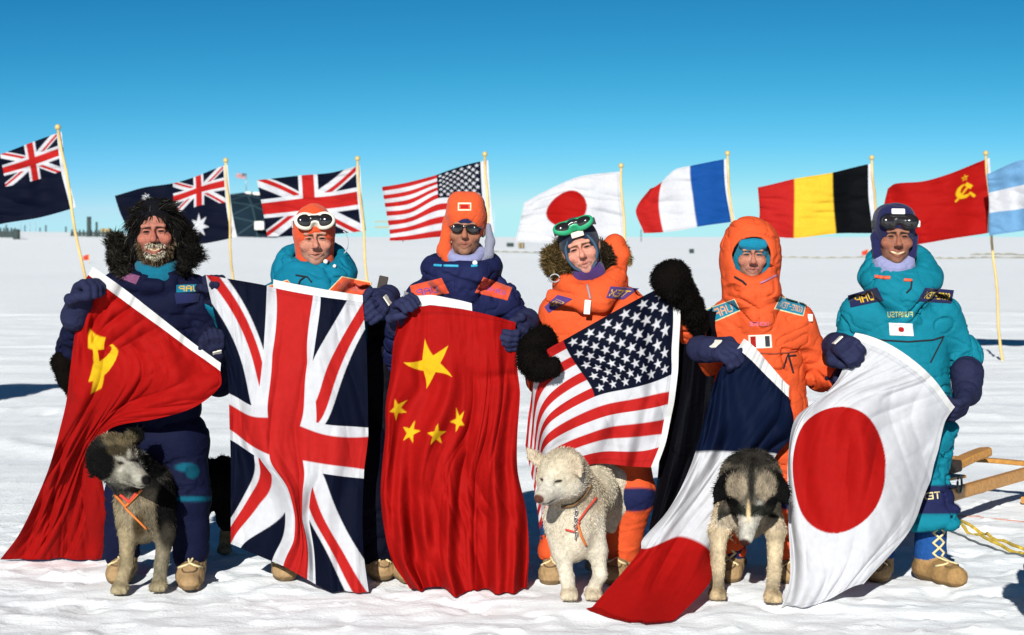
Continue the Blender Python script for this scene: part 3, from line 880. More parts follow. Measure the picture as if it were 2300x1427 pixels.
pole_flag('dark blue flag with union jack corner on the tallest leaning pole, far left', [
    (0, 1, 127, 300, 0), (0, .5, 137, 385, 0), (0, 0, 158, 470, 0), (.25, 1, 66, 322, 0), (.5, 1, 0, 347, .05), (1, 1, -135, 380, .1), (.25, .5, 80, 405, 0), (.5, .5, 12, 420, .05), (.5, 0, 10, 502, .05), (.25, 0, 85, 490, 0), (1, 0, -130, 540, .1), (1, .5, -132, 460, .1)],
    pat_nz, 1.75, 21.6, (130, 290), 237, 0.05, 0.3, 170, 100)
pole_flag('dark blue flag with white seven-pointed star behind the bearded man', [
    (0, 1, 501, 373, 0), (0, .5, 507, 455, 0), (0, 0, 521, 535, 0), (.25, 1, 445, 395, 0), (.5, 1, 388, 412, .1), (.75, 1, 325, 421, .2), (1, 1, 258, 440, .3), (.25, .5, 447, 462, 0), (.5, .5, 390, 483, .1), (.25, .25, 447, 508, 0), (.5, 0, 400, 548, .1), (1, 0, 305, 545, .3), (1, .5, 275, 490, .3), (.25, 0, 455, 548, 0)],
    pat_au, 1.75, D0, (507, 364), 536, 0.05, 1.2, 170, 100)
pole_flag('union jack flying on a pole behind the man in white goggles', [
    (0, 1, 799, 374, 0), (0, .5, 803, 445, 0), (0, 0, 812, 520, 0), (.5, 1, 690, 393, 0), (1, 1, 577, 405, 0), (.5, .5, 694, 458, 0), (.5, 0, 700, 530, 0), (1, .5, 590, 470, 0), (1, 0, 600, 532, 0), (.25, 1, 745, 388, 0), (.75, 1, 640, 398, 0)],
    pat_uk, 1.55, D0, (803, 360), 843, 0.045, 2.1, 170, 110)
pole_flag('stars and stripes flying on a pole behind the man in the orange cap', [
    (0, 1, 1079, 363, 0), (0, .5, 1083, 440, 0), (0, 0, 1092, 524, 0), (.4, 1, 981, 393, 0), (.7, 1, 925, 408, 0), (1, 1, 858, 420, 0), (.4, .46, 984, 446, 0), (1, .5, 868, 480, 0), (1, .1, 876, 532, 0), (.4, 0, 990, 532, 0), (.7, .5, 925, 472, 0), (1, 0, 875, 541, 0)],
    pat_us, 1.55, D0, (1089, 350), 1112, 0.06, 0.8, 200, 130, head=0.07)
pole_flag('white flag with red disc flying on a pole behind the green goggles', [
    (0, 1, 1391, 386, 0), (0, .5, 1395, 460, 0), (0, 0, 1401, 531, 0), (.3, 1, 1310, 395, 0), (.55, 1, 1262, 412, 0), (.8, 1, 1205, 440, .1), (1, 1, 1177, 455, .2), (.5, .5, 1271, 466, 0), (.5, .8, 1272, 430, 0), (.5, .2, 1272, 508, 0), (1, .5, 1168, 500, .2), (1, 0, 1158, 545, .2), (.5, 0, 1270, 548, 0)],
    pat_jp, 1.5, D0, (1395, 376), 1416, 0.04, 1.7, head=0.02)
pole_flag('blue, white and red tricolour with curled red end flying on a pole', [
    (0, 1, 1626, 358, 0), (0, .5, 1630, 430, 0), (0, 0, 1642, 499, 0), (1 / 3, 1, 1550, 373, 0), (1 / 3, .5, 1556, 440, 0), (1 / 3, 0, 1566, 510, 0), (2 / 3, 1, 1487, 408, .1), (2 / 3, .5, 1480, 465, .1), (2 / 3, 0, 1490, 522, .1), (.5, 1, 1515, 382, 0), (.5, 0, 1525, 518, 0), (1, .85, 1447, 440, .25), (1, 1, 1460, 424, .25), (1, .5, 1428, 475, .25), (1, .2, 1440, 508, .25), (1, 0, 1446, 524, .25)],
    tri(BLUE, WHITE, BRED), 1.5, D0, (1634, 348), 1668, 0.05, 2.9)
pole_flag('black, yellow and red tricolour flying on a pole beside the teal man', [
    (0, 1, 1950, 369, 0), (0, .5, 1951, 445, 0), (0, 0, 1961, 524, 0), (1 / 3, 1, 1870, 388, 0), (1 / 3, .5, 1872, 455, 0), (1 / 3, 0, 1878, 525, 0), (2 / 3, 1, 1784, 402, 0), (2 / 3, .5, 1784, 470, 0), (2 / 3, 0, 1783, 535, 0), (1, 1, 1702, 421, 0), (1, .5, 1706, 480, 0), (1, 0, 1700, 528, 0)],
    tri(BLACK, YEL * np.array([1, 1.05, 2.5]), BRED), 1.6, D0, (1958, 358), 1990, 0.05, 0.5)
pole_flag('red flag with yellow hammer, sickle and star flying on a pole at right', [
    (0, 1, 2217, 357, 0), (0, .5, 2222, 440, 0), (0, 0, 2218, 524, 0), (.3, 1, 2145, 386, 0), (.6, 1, 2070, 408, 0), (.85, 1, 2010, 413, .1), (1, 1, 1994, 424, .2), (.3, .5, 2140, 460, 0), (.6, .5, 2060, 478, 0), (1, .5, 1982, 490, .2), (.3, 0, 2140, 536, 0), (.6, 0, 2070, 548, 0), (1, 0, 1985, 562, .2)],
    pat_su, 1.6, D0, (2214, 348), 2254, 0.06, 1.0, head=0.025)
pole_flag('pale blue and white striped flag cut off by the right edge of the picture', [
    (0, 1, 2420, 330, 0), (0, .5, 2424, 410, 0), (0, 0, 2430, 490, 0), (.3, 1, 2345, 352, 0), (.6, 1, 2285, 362, .1), (1, 1, 2216, 392, .2), (.3, .5, 2350, 428, 0), (.6, .5, 2290, 445, .1), (1, .5, 2222, 455, .2), (.6, 0, 2290, 520, .1), (1, 0, 2222, 530, .2), (.3, 0, 2355, 508, 0)],
    pat_ar, 1.6, 24.0, (2418, 320), 2455, 0.08, 2.4)
# one more flag of the ring stands just outside the picture at left: its shadow falls into it
pole_flag('plain red flag on a pole outside the left edge, casting the shadow at left', [
    (0, 1, -480, 275, 0), (0, 0, -465, 530, 0), (1, 1, -860, 310, 0.2), (1, 0, -845, 570, 0.2), (.5, .5, -660, 420, 0)],
    lambda u, v, a: fill(u, RED), 1.6, 15.2, (-480, 255), -440, 0.05, 2.0, 60, 40)
# ================================================================== people
ORANGE = np.array([0.52, 0.070, 0.020]); TEAL = np.array([0.004, 0.125, 0.20]); NAVYJ = np.array([0.0095, 0.0125, 0.050]); GLOVE = np.array([0.013, 0.015, 0.040])
LILAC = np.array([0.20, 0.21, 0.36]); PURPLE = np.array([0.05, 0.025, 0.11]); CREAM = np.array([0.55, 0.46, 0.25]); TAN = np.array([0.27, 0.175, 0.085])
CYAN = np.array([0.02, 0.25, 0.42]); DARK = np.array([0.006, 0.006, 0.009])
FONT = {'A': '01110 10001 10001 11111 10001 10001 10001', 'D': '11110 10001 10001 10001 10001 10001 11110', 'E': '11111 10000 10000 11110 10000 10000 11111',
        'F': '11111 10000 10000 11110 10000 10000 10000', 'G': '01110 10001 10000 10111 10001 10001 01110', 'H': '10001 10001 10001 11111 10001 10001 10001',
        'I': '11111 00100 00100 00100 00100 00100 11111', 'N': '10001 11001 10101 10101 10011 10001 10001', 'O': '01110 10001 10001 10001 10001 10001 01110',
        'P': '11110 10001 10001 11110 10000 10000 10000', 'Q': '01110 10001 10001 10001 10101 10010 01101', 'R': '11110 10001 10001 11110 10100 10010 10001',
        'S': '01111 10000 10000 01110 00001 00001 11110', 'T': '11111 00100 00100 00100 00100 00100 00100', 'U': '10001 10001 10001 10001 10001 10001 01110',
        'X': '10001 10001 01010 00100 01010 10001 10001', '-': '00000 00000 00000 11111 00000 00000 00000', ' ': '00000 ' * 7, 'M': '10001 11011 10101 10101 10001 10001 10001', '8': '01110 10001 10001 01110 10001 10001 01110'}
def text_mask(txt, s, t):
    """mirrored lettering: s runs left to right, t bottom to top, both 0..1"""
    rows = [''.join(FONT[c].split()[r] + '0' for c in txt)[:-1] for r in range(7)]
    A = np.array([[int(x) for x in r] for r in rows])
    n = A.shape[1]
    i = np.clip(((1 - s) * n).astype(int), 0, n - 1); j = np.clip(((1 - t) * 7).astype(int), 0, 6)
    return (A[j, i] == 1) & (s >= 0) & (s <= 1) & (t >= 0) & (t <= 1)
def hitpix(bvh, px, py, Dg=8.75):
    d = raydir(px, py)
    h = bvh.ray_cast(Vector((0, 0, CAMH)), Vector(d))
    if h[0] is None:
        return None
    return np.array(h[0])
def patch(name, parent, bvh, quad, colf, nx=60, ny=18, off=0.005, mat=None, thick=True):
    """a sewn-on patch that lies on the cloth; quad = TL, TR, BR, BL pixels"""
    TL, TR, BR, BL = [np.array(q, float) for q in quad]
    S, T = np.meshgrid(np.linspace(0, 1, nx), np.linspace(1, 0, ny), indexing='ij')
    s = S.ravel()[:, None]; t = T.ravel()[:, None]
    P = (BL * (1 - s) + BR * s) * (1 - t) + (TL * (1 - s) + TR * s) * t
    pts = np.zeros((len(P), 3)); last = None
    dep = np.full(len(P), np.nan)
    for i, (a, b) in enumerate(P):
        h = hitpix(bvh, a, b)
        if h is not None: dep[i] = h[1]
    if np.isnan(dep).all(): return None
    dep[np.isnan(dep)] = np.nanmean(dep)
    md = np.nanmedian(dep); dep = np.clip(dep, md - 0.16, md + 0.16)
    g = dep.reshape(nx, ny)
    for _ in range(3):
        p = np.pad(g, 1, mode='edge'); g = np.minimum((p[:-2, 1:-1] + p[2:, 1:-1] + p[1:-1, :-2] + p[1:-1, 2:] + g * 2) / 6, g)
    dep = g.ravel()
    ed = np.minimum(np.minimum(s, 1 - s), np.minimum(t, 1 - t)).ravel()
    pts = W(P[:, 0], P[:, 1], dep - off * np.where(ed < 1e-6, -0.4, 1.0))
    C = colf(s.ravel(), t.ravel())
    i, j = np.meshgrid(np.arange(nx - 1), np.arange(ny - 1), indexing='ij'); a = (i * ny + j).ravel()
    Q = np.stack([a, a + 1, a + ny + 1, a + ny], 1)
    return mobj(name, mk_mesh(name, pts, quads=Q, col=C), mat or M_KNIT, parent)
def text_patch(bgc, txc, txt, box_=(0.12, 0.25, 0.88, 0.78), edge=None):
    def f(s, t):
        C = np.tile(bgc, (len(s), 1)).astype(float)
        if edge is not None:
            C[(t < 0.08) | (t > 0.92) | (s < 0.03) | (s > 0.97)] = edge
        m = text_mask(txt, (s - box_[0]) / (box_[2] - box_[0]), (t - box_[1]) / (box_[3] - box_[1]))
        C[m] = txc
        return C
    return f
def seam(name, parent, bvh, pix, r, mat, lift=0.003):
    pts = []
    for k in range(len(pix) - 1):
        for q in np.linspace(0, 1, 9)[:(None if k == len(pix) - 2 else -1)]:
            a = np.array(pix[k]) * (1 - q) + np.array(pix[k + 1]) * q
            h = hitpix(bvh, a[0], a[1])
            if h is not None: pts.append(h - raydir(a[0], a[1]) * lift)
    if len(pts) > 2: return tube(name, pts, r, mat, parent, 6)
class HF:
    """head frame: origin at the middle of the head at eye level, face towards -y"""
    def __init__(s, eye, D, yaw=0, pitch=0, roll=0, sc=1.0):
        s.R = rotm(yaw, pitch, roll); s.s = sc
        e = W(eye[0], eye[1], D)
        s.O = e - s.R @ np.array([0, -0.088 * sc, 0.0])
    def p(s, x, y, z): return s.O + s.R @ (np.array([x, y, z]) * s.s)
    def ell(s, c0, r, R=None, **k):
        RR = s.R if R is None else s.R @ R
        return ell(s.p(*c0), np.array(r) * s.s, RR, **k)
    def box(s, c0, h, R=None, rd=0.01, **k):
        RR = s.R if R is None else s.R @ R
        return box(s.p(*c0), np.array(h) * s.s, RR, rd * s.s, **k)
    def cap(s, a, b, ra, rb=None, **k):
        return cap(s.p(*a), s.p(*b), ra * s.s, (ra if rb is None else rb) * s.s, **k)
def head_prims(H, skin, lip=None, smile=0.5, brow=(0.05, 0.03, 0.02), eyes='squint', teeth=False, jaw=1.0, nose=1.0, cheek=1.0, stub=0.35):
    sk = np.array(skin); lip = sk * np.array([0.78, 0.55, 0.52]) if lip is None else lip
    P = [H.ell((0, 0.012, 0.03), (0.077, 0.096, 0.097), c=sk),
         H.ell((0, -0.028, -0.05), (0.060 * jaw, 0.058, 0.066), c=sk, k=0.03),
         H.ell((0, -0.073, -0.097), (0.024 * jaw, 0.02, 0.02), c=sk, k=0.03),
         H.cap((-0.04, -0.083, 0.024), (0.04, -0.083, 0.024), 0.012, c=sk, k=0.016),
         H.cap((0, -0.09, 0.014), (0, -0.112 * nose, -0.028), 0.0085, 0.0135, c=sk * np.array([1.08, 0.86, 0.83]), k=0.010)]
    for x in (-1, 1):
        P += [H.ell((x * 0.043, -0.064, -0.026), (0.027 * cheek, 0.024, 0.025), c=sk * np.array([1.06, 0.87, 0.83]), k=0.018),
              H.ell((x * 0.0135, -0.1 * nose, -0.034), (0.009, 0.011, 0.008), c=sk, k=0.008),
              H.ell((x * 0.032, -0.101, 0.004), (0.023, 0.022, 0.012), op='s', k=0.014),
              H.ell((x * 0.032, -0.077, 0.003), (0.0165, 0.0135, 0.0115), c=sk * 0.9, k=0.006),
              H.ell((x * 0.03, -0.095, 0.003), (0.016, 0.02, 0.0032), op='s', k=0.004),
              H.ell((x * 0.03, -0.088, 0.0025), (0.016, 0.02, 0.0045), c=(0.03, 0.015, 0.012), op='p', k=0.0015),
              H.cap((x * 0.012, -0.092, 0.019), (x * 0.05, -0.082, 0.021), 0.006, c=brow, op='p', k=0.003),
              H.cap((x * 0.017, -0.098, -0.036), (x * (0.03 + 0.006 * smile), -0.088, -0.064), 0.0055, op='s', k=0.010),
              H.cap((x * 0.05, -0.085, -0.008), (x * 0.062, -0.07, -0.014), 0.003, op='s', k=0.008),
              H.ell((x * 0.079, 0.012, 0.0), (0.012, 0.03, 0.034), c=sk, k=0.006)]
    up = 0.006 * smile
    w = 0.024 + 0.010 * smile
    z0 = -0.066
    for x in (-1, 1):
        P += [H.cap((0, -0.096, z0 + 0.003), (x * w, -0.083, z0 + up), 0.0058, 0.0035, c=lip, k=0.006),
              H.cap((0, -0.093, z0 - 0.013 - 0.004 * smile), (x * w, -0.083, z0 + up - 0.003), 0.0065, 0.003, c=lip, k=0.006)]
        P += [H.cap((0, -0.101, z0 - 0.004), (x * w * 0.95, -0.089, z0 + up - 0.001), 0.0034, 0.0016, op='s', k=0.004)]
        if teeth:
            P += [H.cap((0, -0.094, z0 - 0.004), (x * w * 0.8, -0.086, z0 + up * 0.7 - 0.002), 0.0058, 0.003, c=(0.6, 0.5, 0.32), op='p', k=0.001)]
        else:
            P += [H.cap((0, -0.094, z0 - 0.004), (x * w, -0.086, z0 + up - 0.002), 0.003, 0.0016, c=(0.06, 0.02, 0.015), op='p', k=0.001)]
    P += [H.cap((0, 0.01, -0.05), (0, 0.03, -0.2), 0.056, 0.062, c=sk * 0.95, k=0.03)]
    P += [H.cap((-0.03, -0.086, 0.05), (0.03, -0.086, 0.05), 0.0022, op='s', k=0.007), H.cap((-0.026, -0.086, 0.061), (0.026, -0.086, 0.061), 0.002, op='s', k=0.007)]
    if stub > 0:
        for x in (-1, 1):
            P.insert(0, H.cap((x * 0.058, -0.045, -0.055), (x * 0.02, -0.08, -0.1), 0.03, c=sk * (1 - stub * np.array([0.45, 0.35, 0.3])), op='p', k=0.02))
        P.insert(0, H.cap((-0.03, -0.098, -0.05), (0.03, -0.098, -0.05), 0.006, c=sk * (1 - stub * np.array([0.45, 0.35, 0.3])), op='p', k=0.008))
    return P
def skinblotch(seed, amt=0.24):
    def f(V, c):
        n = fbm(V * 38, seed, 3)[:, None]
        return np.clip(c * (1 + amt * n * np.array([0.6, 1.0, 1.0])), 0, 1)
    return f
def body_obj(t, H, hp, skin, J, seed):
    """one continuous figure: head and neck in detail, trunk and limbs slim inside the clothes"""
    V1, Q1 = sdf_mesh(hp, 0.0036)
    c1 = skinblotch(seed)(V1, prim_cols(V1, hp, 0.010))
    nb = H.p(0, 0.03, -0.2)
    sh = (J['shL'] + J['shR']) / 2
    P = [cap(nb, sh, 0.06, 0.09, c=skin, k=0.04), cap(J['shL'], J['shR'], 0.055, c=skin, k=0.04), cap(sh + np.array([0, 0.03, -0.02]), J['hip'] + np.array([0, 0.02, 0]), 0.085, 0.09, c=skin, k=0.05)]
    for s in 'LR':
        P += [cap(J['sh' + s], J['el' + s], 0.04, 0.033, c=skin, k=0.03), cap(J['el' + s], J['wr' + s], 0.033, 0.022, c=skin, k=0.02),
              cap(J['hp' + s], J['kn' + s], 0.065, 0.045, c=skin, k=0.04), cap(J['kn' + s] + np.array([0, 0.02, 0]), J['an' + s] + np.array([0, 0.015, 0]), 0.04, 0.026, c=skin, k=0.03),
              cap(J['an' + s], J['toe' + s] * 0.6 + J['an' + s] * 0.4 + np.array([0, 0, -0.01]), 0.026, 0.022, c=skin, k=0.02)]
    P += [cap(J['hpL'], J['hpR'], 0.09, c=skin, k=0.04)]
    V2, Q2 = sdf_mesh(P, 0.016)
    V = np.concatenate([V1, V2]); Q = np.concatenate([Q1, Q2 + len(V1)])
    C = np.concatenate([c1, np.tile(skin, (len(V2), 1))])
    return mobj('body', mk_mesh('body', V, quads=Q, col=C), M_SKIN, t)
def wrinkles(seed, amp=0.006, f=13.0):
    sg = 1 if seed % 2 else -1
    def d(p):
        w = vnoise(p * np.float32(f * 0.45) + 8.1, seed + 3)
        m = 0.25 + 0.9 * sstep(-0.35, 0.45, vnoise(p * np.float32(f * 0.38), seed + 40))
        a = vnoise(np.stack([p[:, 0] * f * 0.5 + w, p[:, 1] * f * 0.5, p[:, 2] * f * 1.15 + p[:, 0] * f * 0.45 * sg + w * 1.3], -1), seed)
        b = vnoise(np.stack([p[:, 0] * f * 1.3 - w, p[:, 1] * f * 1.1, p[:, 2] * f * 1.9 - p[:, 0] * f * 0.8 * sg], -1), seed + 5)
        n3 = vnoise(p * np.array([5, 5, 3.2], np.float32), seed + 9)
        gr = np.exp(-(a / 0.10) ** 2) + 0.55 * np.exp(-((b - 0.1) / 0.13) ** 2)
        return amp * (0.35 - m * 1.25 * gr + 0.55 * m * np.abs(a)) + 0.008 * n3 * min(1.0, amp / 0.005)
    return d
def jacket_prims(J, col, w=1.0, hem=None, cuff=None, sl=1.0, scol=None):
    col = np.array(col); scol = col if scol is None else np.array(scol)
    sh = (J['shL'] + J['shR']) / 2; hip = J['hip']
    P = [cap(J['shL'] + np.array([0.02, 0, 0]), J['shR'] - np.array([0.02, 0, 0]), 0.082, c=col, k=0.05),
         cap(J['shL'] * .5 + sh * .5 + np.array([0, 0, 0.0]), J['neck'] + np.array([0, 0.02, -0.02]), 0.09, 0.085, c=col, k=0.06),
         cap(J['shR'] * .5 + sh * .5 + np.array([0, 0, 0.0]), J['neck'] + np.array([0, 0.02, -0.02]), 0.09, 0.085, c=col, k=0.06)]
    for q, rw, rd in ((0.2, 0.2, 0.135), (0.45, 0.198, 0.142), (0.72, 0.202, 0.147), (0.95, 0.215, 0.152)):
        P.append(ell(sh * (1 - q) + hip * q, (rw * w, rd, 0.16), c=col, k=0.07))
    for s in 'LR':
        a, b, c = J['sh' + s], J['el' + s], J['wr' + s]
        P += [cap(a, b, 0.082 * sl, 0.072 * sl, c=scol, k=0.05), cap(b, c * 0.92 + b * 0.08, 0.071 * sl, 0.052 * sl, c=scol, k=0.04)]
    return P
def trousers_prims(J, col, w=1.0, cut=0.07):
    col = np.array(col)
    P = [cap(J['hpL'], J['hpR'], 0.14, c=col, k=0.05)]
    for s in 'LR':
        P += [cap(J['hp' + s], J['kn' + s], 0.125 * w, 0.1 * w, c=col, k=0.05), cap(J['kn' + s], J['an' + s] + np.array([0, 0, cut]), 0.098 * w, 0.085 * w, c=col, k=0.04)]
    return P
def ring(c, rx, ry, tube_r, col, tilt=0.0, roll=0.0, n=16, k=0.02, a0=0, a1=360, rf=None):
    R = rotm(0, -tilt, roll)
    pts = []; rr = []
    closed = abs(a1 - a0) >= 359
    for i in range(n + 1):
        a = math.radians(a0 + (a1 - a0) * i / n)
        pts.append(np.asarray(c) + R @ np.array([rx * math.cos(a), ry * math.sin(a), 0]))
        rr.append(tube_r * (1.0 if rf is None else rf(a)))
    return chain(pts, rr, c=col, k=k)
def glove(t, wrist, hand, palm, col, size=1.0, side=1, name='glove', curl=1.0, cuff=None, arm=None, mat=None, badge=True, h=0.0048):
    """insulated glove, fingers closed round what it holds; palm = direction the palm faces"""
    col = np.array(col)
    d = hand - wrist; d = d / np.linalg.norm(d)
    n = np.asarray(palm, float); n = n - d * (n @ d); n /= np.linalg.norm(n)
    s = np.cross(d, n) * side
    q = size
    o = wrist
    P = [cap(o - d * 0.03, o + d * 0.03, 0.054 * q, 0.05 * q, c=col if cuff is None else cuff, k=0.02)]
    R = np.stack([s, d, n], 1)
    P += [box(o + d * 0.075 * q, (0.05 * q, 0.06 * q, 0.03 * q), R, 0.026 * q, c=col, k=0.025)]
    for i, (off, L) in enumerate(((-0.036, 0.034), (-0.012, 0.039), (0.012, 0.037), (0.036, 0.030))):
        p = o + d * 0.125 * q + s * off * q
        an = 0.0
        L *= q
        for j, bend in enumerate((38, 62, 58)):
            an += math.radians(bend * curl)
            p2 = p + (d * math.cos(an) + n * math.sin(an)) * L * (1.0, 0.85, 0.7)[j]
            P.append(cap(p, p2, 0.0165 * q * (1 - 0.06 * j), 0.016 * q * (1 - 0.06 * j), c=col * (1.0 + 0.05 * (i % 2)), k=0.006))
            p = p2
    p = o + d * 0.05 * q - s * 0.045 * q
    pts = [p, p - s * 0.022 * q + d * 0.03 * q + n * 0.015 * q, p - s * 0.012 * q + d * 0.062 * q + n * 0.04 * q, p + s * 0.012 * q + d * 0.075 * q + n * 0.062 * q]
    P += chain(pts, [0.022 * q, 0.021 * q, 0.018 * q, 0.0155 * q], c=col, k=0.008)
    g, V, Q, _ = sdf_obj(name, P, h, mat or M_CLOTH, t, disp=wrinkles(3, 0.0025, 30))
    if badge:
        c0 = o + d * 0.07 * q - n * 0.031 * q
        me = rbox_mesh('badge', c0, (0.022 * q, 0.034 * q, 0.004), R, 0.002)
        cc = bpy.data.materials.get('reflective_tape') or plain_mat('reflective_tape', (0.6, 0.58, 0.5), rough=0.4, vary=0.05)
        b = mobj('badge', me, cc, g)
        b.location = (0, 0, 0); b.matrix_parent_inverse = Matrix.Identity(4)
        b.location = (0, 0, 0)
    return g
def fur_mitt(t, pts, rad, col, nstr=5000, name='fur_mitten'):
    P = chain(pts, rad, c=col, k=0.03)
    g, V, Q, c = sdf_obj(name, P, 0.009, M_PELT, t)
    N = vnormals(V, Q)
    p, f, q = sample_surf(V, Q, nstr)
    fur_strands('fur', g, p, N[q[:, 0]], np.tile(np.array(col) * 1.1, (nstr, 1)), 0.016, 0.0014, lay=0.35, comb=np.array([0, -0.2, -0.6]), jit=0.4, clump=0.9)
    return g
def fix_child(o):
    """children of mesh parts carry world-coordinate meshes too"""
    pass
def boot(t, ankle, toe, sole=TAN, upper=None, lace=CREAM, top=0.26, w=1.0):
    upper = NAVYJ if upper is None else upper
    g = toe.copy(); g[2] = gz(toe[0], toe[1])
    a = ankle.copy(); a[2] = gz(a[0], a[1])
    d = g - a; d[2] = 0; L = np.linalg.norm(d); d /= L
    heel = a - d * 0.055
    z = np.array([0, 0, 1.0])
    P = [cap(heel + z * 0.045, a + d * L * 0.55 + z * 0.048, 0.056 * w, 0.06 * w, c=sole, k=0.02), cap(a + d * L * 0.5 + z * 0.045, g - d * 0.055 + z * 0.04, 0.06 * w, 0.052 * w, c=sole, k=0.02),
         cap(a + z * 0.07, a + z * 0.13, 0.066 * w, 0.066 * w, c=sole * 1.05, k=0.03), cap(a + z * 0.13, a + z * top, 0.07 * w, 0.08 * w, c=upper, k=0.02),
         box(a + d * (L * 0.45) - z * 0.05, (0.3, 0.3, 0.053), None, 0.002, op='s', k=0.004),
         box(a + d * (L * 0.45) - z * 0.05, (0.4, 0.4, 0.075), None, 0.002, c=sole * 0.5, op='p', k=0.004)]
    b, V, Q, _ = sdf_obj('boot', P, 0.0055, M_LEATHER, t, disp=wrinkles(8, 0.003, 26))
    # welt and crossed laces
    bv = bvh_of(V, Q)
    s = np.cross(d, z)
    wl_ = []
    for an in np.linspace(-1.35, 1.35, 15):
        o = a + d * (L * 0.62 + 0.03) + z * 0.3
        tgt = a + d * (L * 0.62 + 0.055 * math.cos(an)) + s * 0.042 * math.sin(an) + z * 0.05
        v = tgt - o; v /= np.linalg.norm(v)
        h = bv.ray_cast(Vector(o), Vector(v))
        if h[0] is not None: wl_.append(np.array(h[0]) - v * 0.001)
    if len(wl_) > 4: tube('vamp_seam', wl_, 0.0045, MATS.get('lace_dark') or plain_mat('lace_dark', (0.1, 0.06, 0.03), rough=0.8, vary=0.1), b, 5)
    for k in range(max(3, int((top - 0.09) / 0.05))):
        zz = 0.085 + k * 0.05
        for sg in (-1, 1):
            A = a + z * zz + d * 0.03 + s * sg * 0.085; B = a + z * (zz + 0.055) + d * 0.03 - s * sg * 0.085
            pl = []
            for q in np.linspace(0, 1, 9):
                p = A * (1 - q) + B * q
                cen = a + z * (zz + 0.055 * q) 
                o = cen + d * 0.2 + s * sg * 0.17 * (0.5 - q)
                v = cen - o; v /= np.linalg.norm(v)
                h = bv.ray_cast(Vector(o), Vector(v))
                if h[0] is not None: pl.append(np.array(h[0]) - v * 0.003)
            if len(pl) > 3:
                l = tube('lace', pl, 0.006, MATS.get('lace') or plain_mat('lace', tuple(lace), rough=0.8, vary=0.1), b, 5)
    return b
def J_(D, **kw):
    """joints from photo pixels: name=(px,py[,depth])"""
    out = {}
    for k, v in kw.items():
        out[k] = W(v[0], v[1], v[2] if len(v) > 2 else D)
    return out
def goggles(t, H, z, y, frame, lensr=(0.034, 0.02, 0.026), sep=0.036, tilt=0, strap=None, hatr=(0.098, 0.118), nose=True, fr=0.009, scx=1.0, name='goggles'):
    """double-lobed ski goggles pushed up on the forehead"""
    R = rotm(0, tilt, 0)
    def q(x, yy, zz): return np.array([0, y, z]) + R @ np.array([x, yy, zz])
    F = []; Ln = []
    for x in (-1, 1):
        c = q(x * sep, 0.006, 0); Rr = R @ rotm(-x * 14)
        F.append(H.ell(c, (lensr[0] + fr, lensr[1] + 0.004, lensr[2] + fr), Rr, c=frame, k=0.02))
        c2 = q(x * sep, -0.004, 0)
        Ln.append(H.ell(c2, (lensr[0], lensr[1], lensr[2]), Rr, c=(0.01, 0.01, 0.01), k=0.018))
    F.append(H.box(q(0, 0.002, 0.008), (0.03, 0.014, 0.02), R, 0.01, c=frame, k=0.015))
    Ln.append(H.box(q(0, -0.004, 0.010), (0.02, 0.015, 0.012), R, 0.008, c=(0.01, 0.01, 0.01), k=0.012))
    F.append(H.ell(q(0, -0.005, -0.034), (0.014, 0.03, 0.02), R, op='s', k=0.012))
    Ln.append(H.ell(q(0, -0.008, -0.03), (0.018, 0.03, 0.022), R, op='s', k=0.012))
    g, V, Q, _ = sdf_obj(name, F, 0.0028, M_PLASTIC, t)
    sdf_obj('lens', Ln, 0.0028, M_LENS, g)
    if strap is not None:
        pts = []
        for i in range(33):
            a = math.radians(200 + 0) + math.radians(-220) * i / 32 + math.pi
            a = math.radians(-20 + 220 * i / 32)
            pts.append(H.p(hatr[0] * math.cos(a), 0.015 + hatr[1] * math.sin(a), z - 0.012))
        me_pts = pts
        V2 = []; 
        for p in pts:
            for dz in (-0.016, 0.016):
                V2.append(p + H.R @ np.array([0, 0, dz]) * H.s)
        Q2 = [(2 * i, 2 * i + 2, 2 * i + 3, 2 * i + 1) for i in range(32)]
        mobj('strap', mk_mesh('strap', np.array(V2), quads=np.array(Q2), col=np.array(strap)), M_KNIT, g)
    return g
def person(label, base):
    return thing('person', label, 'person', (base[0], base[1], 0.0), 'expedition team in a row')
M_SEAM = plain_mat('seam_thread', (0.006, 0.008, 0.014), rough=0.9, vary=0.1)
M_ZIP = plain_mat('zip', (0.25, 0.2, 0.22), rough=0.4, vary=0.1)
M_WTAG = plain_mat('white_tag', (0.62, 0.6, 0.56), rough=0.6, vary=0.04)
M_CORD = plain_mat('cord', (0.3, 0.32, 0.34), rough=0.6, vary=0.1)
M_CORDO = plain_mat('orange_cord', (0.55, 0.08, 0.03), rough=0.6, vary=0.1)
M_CORDC = plain_mat('cyan_cord', (0.02, 0.25, 0.4), rough=0.6, vary=0.1)
def ruff(t, pts, rad, col, n=6000, L=0.04, name='fur_ruff', comb=(0, -0.3, 0)):
    P = chain(pts, rad, c=col, k=0.02)
    g, V, Q, c = sdf_obj(name, P, 0.009, M_PELT, t)
    N = vnormals(V, Q); p, f, q = sample_surf(V, Q, n)
    base = np.tile(np.array(col), (n, 1)) * (1 + 2.6 * (rng.random((n, 1)) > 0.8))
    fur_strands('fur', g, p, N[q[:, 0]], base, L, 0.0018, lay=0.3, comb=np.array(comb), jit=0.4, clump=1.3)
    return g
def opening(H, c=(0, -0.115, -0.03), r=(0.062, 0.07, 0.085), k=0.012):
    return H.ell(c, r, op='s', k=k)

